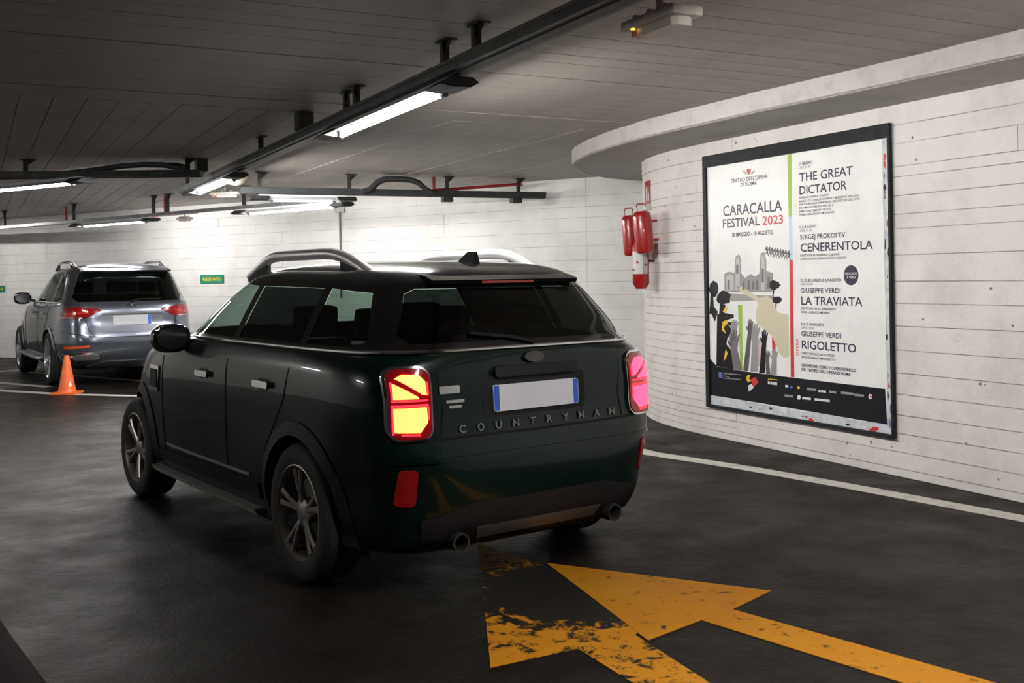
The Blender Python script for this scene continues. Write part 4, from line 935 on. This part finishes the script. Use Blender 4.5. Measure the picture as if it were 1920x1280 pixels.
# rear lamps
for sd in (1, -1):
    cy = .70*sd
    def q(pts): return [(cy+a*sd, z) for a, z in pts]
    z0 = .935
    bz = C.patch([(cy+a, z) for a, z in rrect(0, z0, .205, .335, .06)], REAR, 'tail_light', M_CHROME, .016, .035)
    C.patch([(cy+a, z) for a, z in rrect(0, z0, .185, .315, .05)], REAR, 'lens', M_REDLENS, .022, .02, bz)
    up = M_LAMP if sd > 0 else M_LAMPP
    for P in ([(.075, .957), (.075, 1.03), (-.03, .965), (-.03, .957)], [(.062, 1.05), (.03, 1.068), (-.04, 1.063), (-.066, 1.035), (-.07, .972), (-.05, .975)], [(.076, .81), (.078, .918), (-.066, .918), (-.07, .85), (-.03, .805)]):
        C.patch(q(P), REAR, 'lit_element', up, .027, .006, bz)
    for P in ([(.084, .945), (.084, .953), (-.075, .953), (-.075, .945)], [(.084, .922), (.084, .932), (-.075, .932), (-.075, .922)], [(.084, .80), (.084, .93), (.079, .93), (.079, .80)], [(.05, .795), (.05, .803), (-.03, .80), (-.03, .792)], [(-.072, .86), (-.072, .92), (-.079, .92), (-.079, .86)], [(-.073, .97), (-.073, 1.03), (-.08, 1.03), (-.08, .97)], [(.082, .957), (.082, 1.035), (.077, 1.035), (.077, .957)]):
        C.patch(q(P), REAR, 'lit_edge', M_LAMPR, .0265, .006, bz)
    C.patch([(cy+.02*sd+a, z) for a, z in rrect(0, .555, .075, .17, .02)], REAR, 'bumper_reflector', M_REFL, .008, .014)
    ex = link('exhaust_tip', lathe(BM(), [(.036, 0), (.045, 0), (.045, .16), (.036, .16)], 20, Matrix.Translation((-.81, sd*.47, .285)) @ Matrix.Rotation(math.pi/2, 4, 'Y'), closed=True), pmat('dark_steel', (.07, .07, .07), .4, .7), C.root, smooth=True)  # exhaust tips in one even dark grey
C.patch(rrect(0, .935, .62, .19, .03), REAR, 'plate_recess', M_BLACK, .002, .006)
pl = C.patch(rrect(0, .925, .52, .125, .012), REAR, 'number_plate', M_PLATE, .014, .01)
for sd in (1, -1): C.patch(rrect(sd*.242, .925, .03, .118, .004), REAR, 'plate_band', M_PBLUE, .0155, .004, pl)
C.patch(rrect(0, 1.05, .50, .05, .02), REAR, 'boot_handle', M_BLACK, .030, .03)
C.patch([(.06*math.cos(a), 1.11+.026*math.sin(a)) for a in np.linspace(0, 2*math.pi, 20, endpoint=False)], REAR, 'emblem', pmat('dark_chrome', (.10, .10, .10), .25, .9), .02, .02)
C.patch(rrect(.50, .985, .11, .035, .005), REAR, 'badge', M_CHROME, .008, .01); C.patch(rrect(.47, .93, .10, .014, .004), REAR, 'badge', M_CHROME, .006, .008); C.patch(rrect(.47, .905, .07, .012, .004), REAR, 'badge', M_CHROME, .006, .008)
s_ = 'COUNTRYMAN'
for i, ch in enumerate(s_):
    bm, tw, chh = text_bm(ch, .02); bmesh.ops.scale(bm, vec=(-.036/tw if False else .036/tw, .034/chh, 1), verts=bm.verts)
    y = .46-i*.1022
    for v in bm.verts: v.co.x = y-v.co.x; v.co.y += .785
    C.project(bm, REAR, 'badge_letter', pmat('dull_badge', (.22, .22, .22), .4, .8), .010, .0, smooth=False)
C.seam([(.80, .775), (.50, .765), (0, .76), (-.50, .765), (-.80, .775)], REAR, 'tailgate_gap', .006); C.seam([(.56, 1.06), (.535, .90), (.55, .77)], REAR, 'tailgate_gap', .004); C.seam([(-.56, 1.06), (-.535, .90), (-.55, .77)], REAR, 'tailgate_gap', .004)
C.patch([(.62, .24), (.66, .40), (.40, .46), (-.40, .46), (-.66, .40), (-.62, .24)], REAR, 'lower_bumper', M_BLACK, .010, .02)
C.patch([(.36, .28), (.38, .34), (-.38, .34), (-.36, .28)], REAR, 'skid_plate', pmat('dull_silver', (.12, .12, .12), .4, .6), .018, .02)
C.patch([(.78, .665), (.78, .68), (-.78, .68), (-.78, .665)], REAR, 'bumper_crease', M_GREEN, .012, .02)
link('rear_wiper', tube(BM(), [(-.74, -.02, 1.18), (-.725, .12, 1.21), (-.712, .34, 1.235)], .009, 6), M_BLACK, C.root, smooth=True)
for sd in (1, -1):
    h_, d = C.hit(math.pi, -sd*.60, .84)
    hl = C.patch([(-sd*.62+.115*math.cos(a), .86+.12*math.sin(a)) for a in np.linspace(0, 2*math.pi, 24, endpoint=False)], math.pi, 'headlight', M_CHROME, .012, .03)

# --- the parked grey car
lv = [(.25, -.78, 3.75, .84, 6.4, 4), (.33, -.93, 3.85, .91, 6.4, 3.8), (.44, -1.0, 3.90, .95, 6.4, 3.6), (.58, -1.02, 3.92, .968, 6.4, 3.5), (.70, -1.015, 3.92, .972, 6.4, 3.5), (.80, -.985, 3.91, .972, 6.4, 3.4), (.90, -.955, 3.88, .970, 6.4, 3.4),
      (1.0, -.945, 3.79, .960, 6.4, 3.4), (1.07, -.935, 3.56, .948, 6.4, 3.4), (1.12, -.92, 3.2, .935, 6.4, 3.5), (1.155, -.905, 2.75, .92, 6.4, 4), (1.18, -.89, 2.42, .905, 6.4, 4.6), (1.23, -.86, 2.24, .88, 5.6, 4.8), (1.36, -.785, 1.98, .835, 5.6, 4.8), (1.50, -.70, 1.70, .785, 5.6, 4.7),
      (1.60, -.62, 1.44, .74, 5.6, 4.5), (1.665, -.55, 1.20, .69, 5.6, 4.3), (1.705, -.46, .96, .61, 5.6, 4), (1.735, -.30, .74, .48, 3.8, 3.6), (1.755, -.08, .58, .28, 3.2, 3), (1.76, .16, .40, .06, 2.5, 2.5)]
C = gle = Car('parked_suv', 'parked silver grey SUV with roof rails and blank number plate, behind the orange cone', lv, (0, 2.995), .38, 1.70, M_GREY, (-6.08, 16.0, 0), math.radians(122.6)); gle.root.scale = (1.025, 1.025, 1.025)
for i, P in enumerate([[(1.02, 1.20), (2.10, 1.20), (1.62, 1.56), (1.05, 1.61)], [(.10, 1.20), (.94, 1.20), (.97, 1.61), (.10, 1.615)], [(-.42, 1.23), (-.34, 1.20), (.02, 1.20), (.02, 1.60), (-.22, 1.56)]]):
    o = C.cut(P, 'side')
    for sd in (1, -1): C.take(o[sd], 'side_window', G_CLEAR if i == 0 else G_DARK, .004)
o = C.cut([(-.70, 1.20), (.70, 1.20), (.75, 1.26), (.64, 1.60), (.58, 1.635), (-.58, 1.635), (-.64, 1.60), (-.75, 1.26)], 'rear'); C.take(o[1], 'rear_window', G_BLK, .003)
o = C.cut([(-.76, 1.23), (.76, 1.23), (.62, 1.63), (-.62, 1.63)], 'front'); C.take(o[1], 'windscreen', G_CLEAR, .003)
fs = [f for f in C.bm.faces if 1.20 < f.calc_center_median().z < 1.61 and abs(f.normal.y) > .35 and .9 < f.calc_center_median().x < 1.1]
if fs: C.take(fs, 'pillar_band', M_GLOSSB)
C.finish()
C.wheels(5, .275, True, M_SATIN, .27)
C.arch('arch_lip', M_GREY, .425, .475, -10, 190)
for phi, sd in sides():
    f = lambda x: x*sd
    loop = [(-.46, 1.23), (-.36, 1.185), (2.16, 1.185), (1.64, 1.585), (1.05, 1.64), (.05, 1.64), (-.24, 1.58), (-.46, 1.23)]
    C.seam([(f(x), z) for x, z in loop], phi, 'window_trim', .010, M_CHROME, .004)
    for x in (.40, 1.42): C.patch(rrect(f(x), 1.03, .24, .035, .016), phi, 'door_handle', M_CHROME, .035, .02)
    C.seam([(f(.98), 1.18), (f(.98), .45)], phi); C.seam([(f(2.22), 1.12), (f(2.20), .45)], phi); C.seam([(f(.05), 1.18), (f(.10), .95), (f(.42), .70), (f(.52), .45)], phi)
    bm = BM(); box(bm, (1.5, sd*.98, .36), (2.05, .16, .045), bev=.015); link('running_board', bm, M_SATIN, C.root, smooth=True)
    C.patch([(f(.55), .42), (f(2.45), .42), (f(2.45), .48), (f(.55), .48)], phi, 'sill_cladding', M_BLACK, .006, .01)
    C.seam([(f(.45), .93), (f(1.4), .95), (f(2.5), .97)], phi, 'body_crease', .006, M_GREY, .0)
C.mirrors(1.95, 1.24, .90, M_GLOSSB, 1.15)
C.rails(.62, -.30, 1.30, 1.685, 1.775, M_CHROME, .017)
C.seats([(1.1, (.38, -.38)), (.18, (.45, 0, -.45))], 1.0)
bm = BM(); P = [(-.36, 1.70), (-.60, 1.665), (-.70, 1.64), (-.68, 1.62), (-.58, 1.62), (-.42, 1.66)]
prism(bm, P, -.62, .62, Matrix(((1, 0, 0, 0), (0, 0, 1, 0), (0, 1, 0, 0), (0, 0, 0, 1)))); link('roof_spoiler', bm, M_GREY, C.root, smooth=True)
for sd in (1, -1):
    tl = C.patch([(sd*.93, 1.10), (sd*.94, .985), (sd*.84, .965), (sd*.62, .975), (sd*.40, 1.075), (sd*.44, 1.10), (sd*.75, 1.135)], REAR, 'tail_light', M_REDLENS, .012, .03)
    C.patch([(sd*.90, .995), (sd*.66, .985), (sd*.66, .975), (sd*.90, .978)], REAR, 'light_strip', M_CHROME, .016, .01, tl)
    for k, (a, z) in enumerate(((.80, 1.03), (.66, 1.045))): C.patch([(sd*(a+.06), z-.018), (sd*(a+.06), z+.022), (sd*(a-.06), z+.03), (sd*(a-.06), z-.006)], REAR, 'lens_block', pmat('bright_red_lens', (.55, .02, .02), .15, coat=1), .016, .008, tl)
    C.patch([(sd*.88, .545), (sd*.88, .585), (sd*.58, .60), (sd*.58, .57)], REAR, 'bumper_reflector', pmat('orange_reflector', (.75, .10, .03), .25, coat=.5), .008, .012)
    ex = C.patch(rrect(sd*.62, .43, .40, .13, .055), REAR, 'exhaust_trim', M_CHROME, .016, .02); C.patch(rrect(sd*.62, .43, .33, .075, .035), REAR, 'exhaust_opening', pmat('dull_silver2', (.30, .31, .33), .4, .8), .020, .01, ex)
C.patch([(.42, .80), (.44, 1.0), (.36, 1.025), (-.36, 1.025), (-.44, 1.0), (-.42, .80), (-.2, .775), (.2, .775)], REAR, 'plate_recess', pmat('recess_grey', (.13, .14, .165), .3, .6, coat=.6), .002, .006)
C.patch([(.40, 1.02), (.40, 1.04), (-.40, 1.04), (-.40, 1.02)], REAR, 'chrome_bar', M_CHROME, .02, .02)
pl = C.patch(rrect(0, .935, .52, .135, .012), REAR, 'number_plate', M_PLATEG, .014, .01); C.patch(rrect(-.238, .935, .04, .13, .004), REAR, 'plate_band', M_PBLUE, .0165, .004, pl)
em = link('emblem', lathe(BM(), [(.045, -.004), (.052, -.006), (.052, .006), (.045, .004)], 28, Matrix.Translation((-.935, 0, 1.135)) @ Matrix.Rotation(math.pi/2-.15, 4, 'Y'), closed=True), M_CHROME, C.root, smooth=True)
for k in range(3):
    a = math.pi/2+k*2*math.pi/3; link('emblem_arm', tube(BM(), [(-.935, 0, 1.135), (-.935, .047*math.cos(a), 1.135+.047*math.sin(a))], [.009, .002], 6), M_CHROME, em)
for y, n in ((.62, 7), (-.62, 5)):
    for k in range(n): C.patch(rrect(y-k*.033*(1 if y > 0 else 1)+(.0 if y > 0 else .05), 1.155, .022, .020, .002), REAR, 'badge_stroke', M_CHROME, .004, .005)
C.seam([(.95, .80), (.60, .72), (.30, .70), (-.30, .70), (-.60, .72), (-.95, .80)], REAR, 'tailgate_gap', .005); C.seam([(.62, .97), (.58, .80), (.50, .715)], REAR, 'tailgate_gap', .005); C.seam([(-.62, .97), (-.58, .80), (-.50, .715)], REAR, 'tailgate_gap', .005)
C.patch([(.95, .625), (.95, .64), (-.95, .64), (-.95, .625)], REAR, 'bumper_crease', M_GREY, .012, .02)
C.patch([(.62, .30), (.40, .36), (-.40, .36), (-.62, .30), (-.55, .27), (.55, .27)], REAR, 'diffuser', M_SATIN, .012, .02)
link('rear_wiper', tube(BM(), [(-.895, .0, 1.20), (-.885, -.12, 1.225), (-.87, -.42, 1.225)], .010, 6), M_BLACK, C.root, smooth=True)
for sd in (1, -1): C.patch([(-sd*.62+.15*math.cos(a), .88+.07*math.sin(a)) for a in np.linspace(0, 2*math.pi, 20, endpoint=False)], math.pi, 'headlight', M_CHROME, .012, .03)

# ------------------------------------------------------------------ cone and the dark shape in the corner
g = G(126, 738)
t = thing('traffic_cone', 'small orange traffic cone standing on the white bay line', 'cone', g)
bm = BM(); box(bm, (0, 0, .015), (.33, .33, .03), bev=.012); link('base', bm, M_CONE, t)
link('cone_body', lathe(BM(), [(.125, .028), (.118, .04), (.105, .09), (.035, .50), (.026, .525), (.016, .525), (.02, .49), (.10, .03)], 28), M_CONE, t, smooth=True)
bm = BM(); prism(bm, [(.0, 0), (.03, .01), (.025, .05), (.01, .08), (-.01, .03)], 0, .002, Matrix.Translation((.068, -.078, .10)) @ Matrix.Rotation(.75, 4, 'Z') @ Matrix.Rotation(math.pi/2-.17, 4, 'X')); link('scuff_mark', bm, M_WHITEP, t)
# unidentified dark shape at the near left, built as a low rounded block
zt = .42
edge_px = [(-60, 1080), (0, 1134), (38, 1185), (75, 1232), (112, 1280), (150, 1335)]
E_ = [G(u, v, zt) for u, v in edge_px]
prof = [(.06, 0), (.045, .12), (.02, .30), (0, .37), (-.03, .405), (-.09, .42), (-.5, .42), (-.5, 0)]     # outward offset, height
bm = BM(); rows = []
for i, p in enumerate(E_):
    tdir = (E_[min(i+1, 5)]-E_[max(i-1, 0)]).normalized(); nn = Vector((-tdir.y, tdir.x, 0)); nn = nn if nn.x > 0 else -nn
    rows.append([bm.verts.new((p.x+nn.x*o_, p.y+nn.y*o_, z)) for o_, z in prof])
for A_, B_ in zip(rows, rows[1:]):
    for k in range(len(prof)): bm.faces.new((A_[k], A_[(k+1) % len(prof)], B_[(k+1) % len(prof)], B_[k]))
bm.faces.new(rows[0]); bm.faces.new(rows[-1][::-1])
tag(link('corner_shape', bm, pmat('black_maroon', (.005, .002, .0025), .9, col2=(.007, .0025, .003), nscale=7, spec=.05), smooth=True), 'unidentified near-black rounded shape in the bottom left corner', 'dark shape')
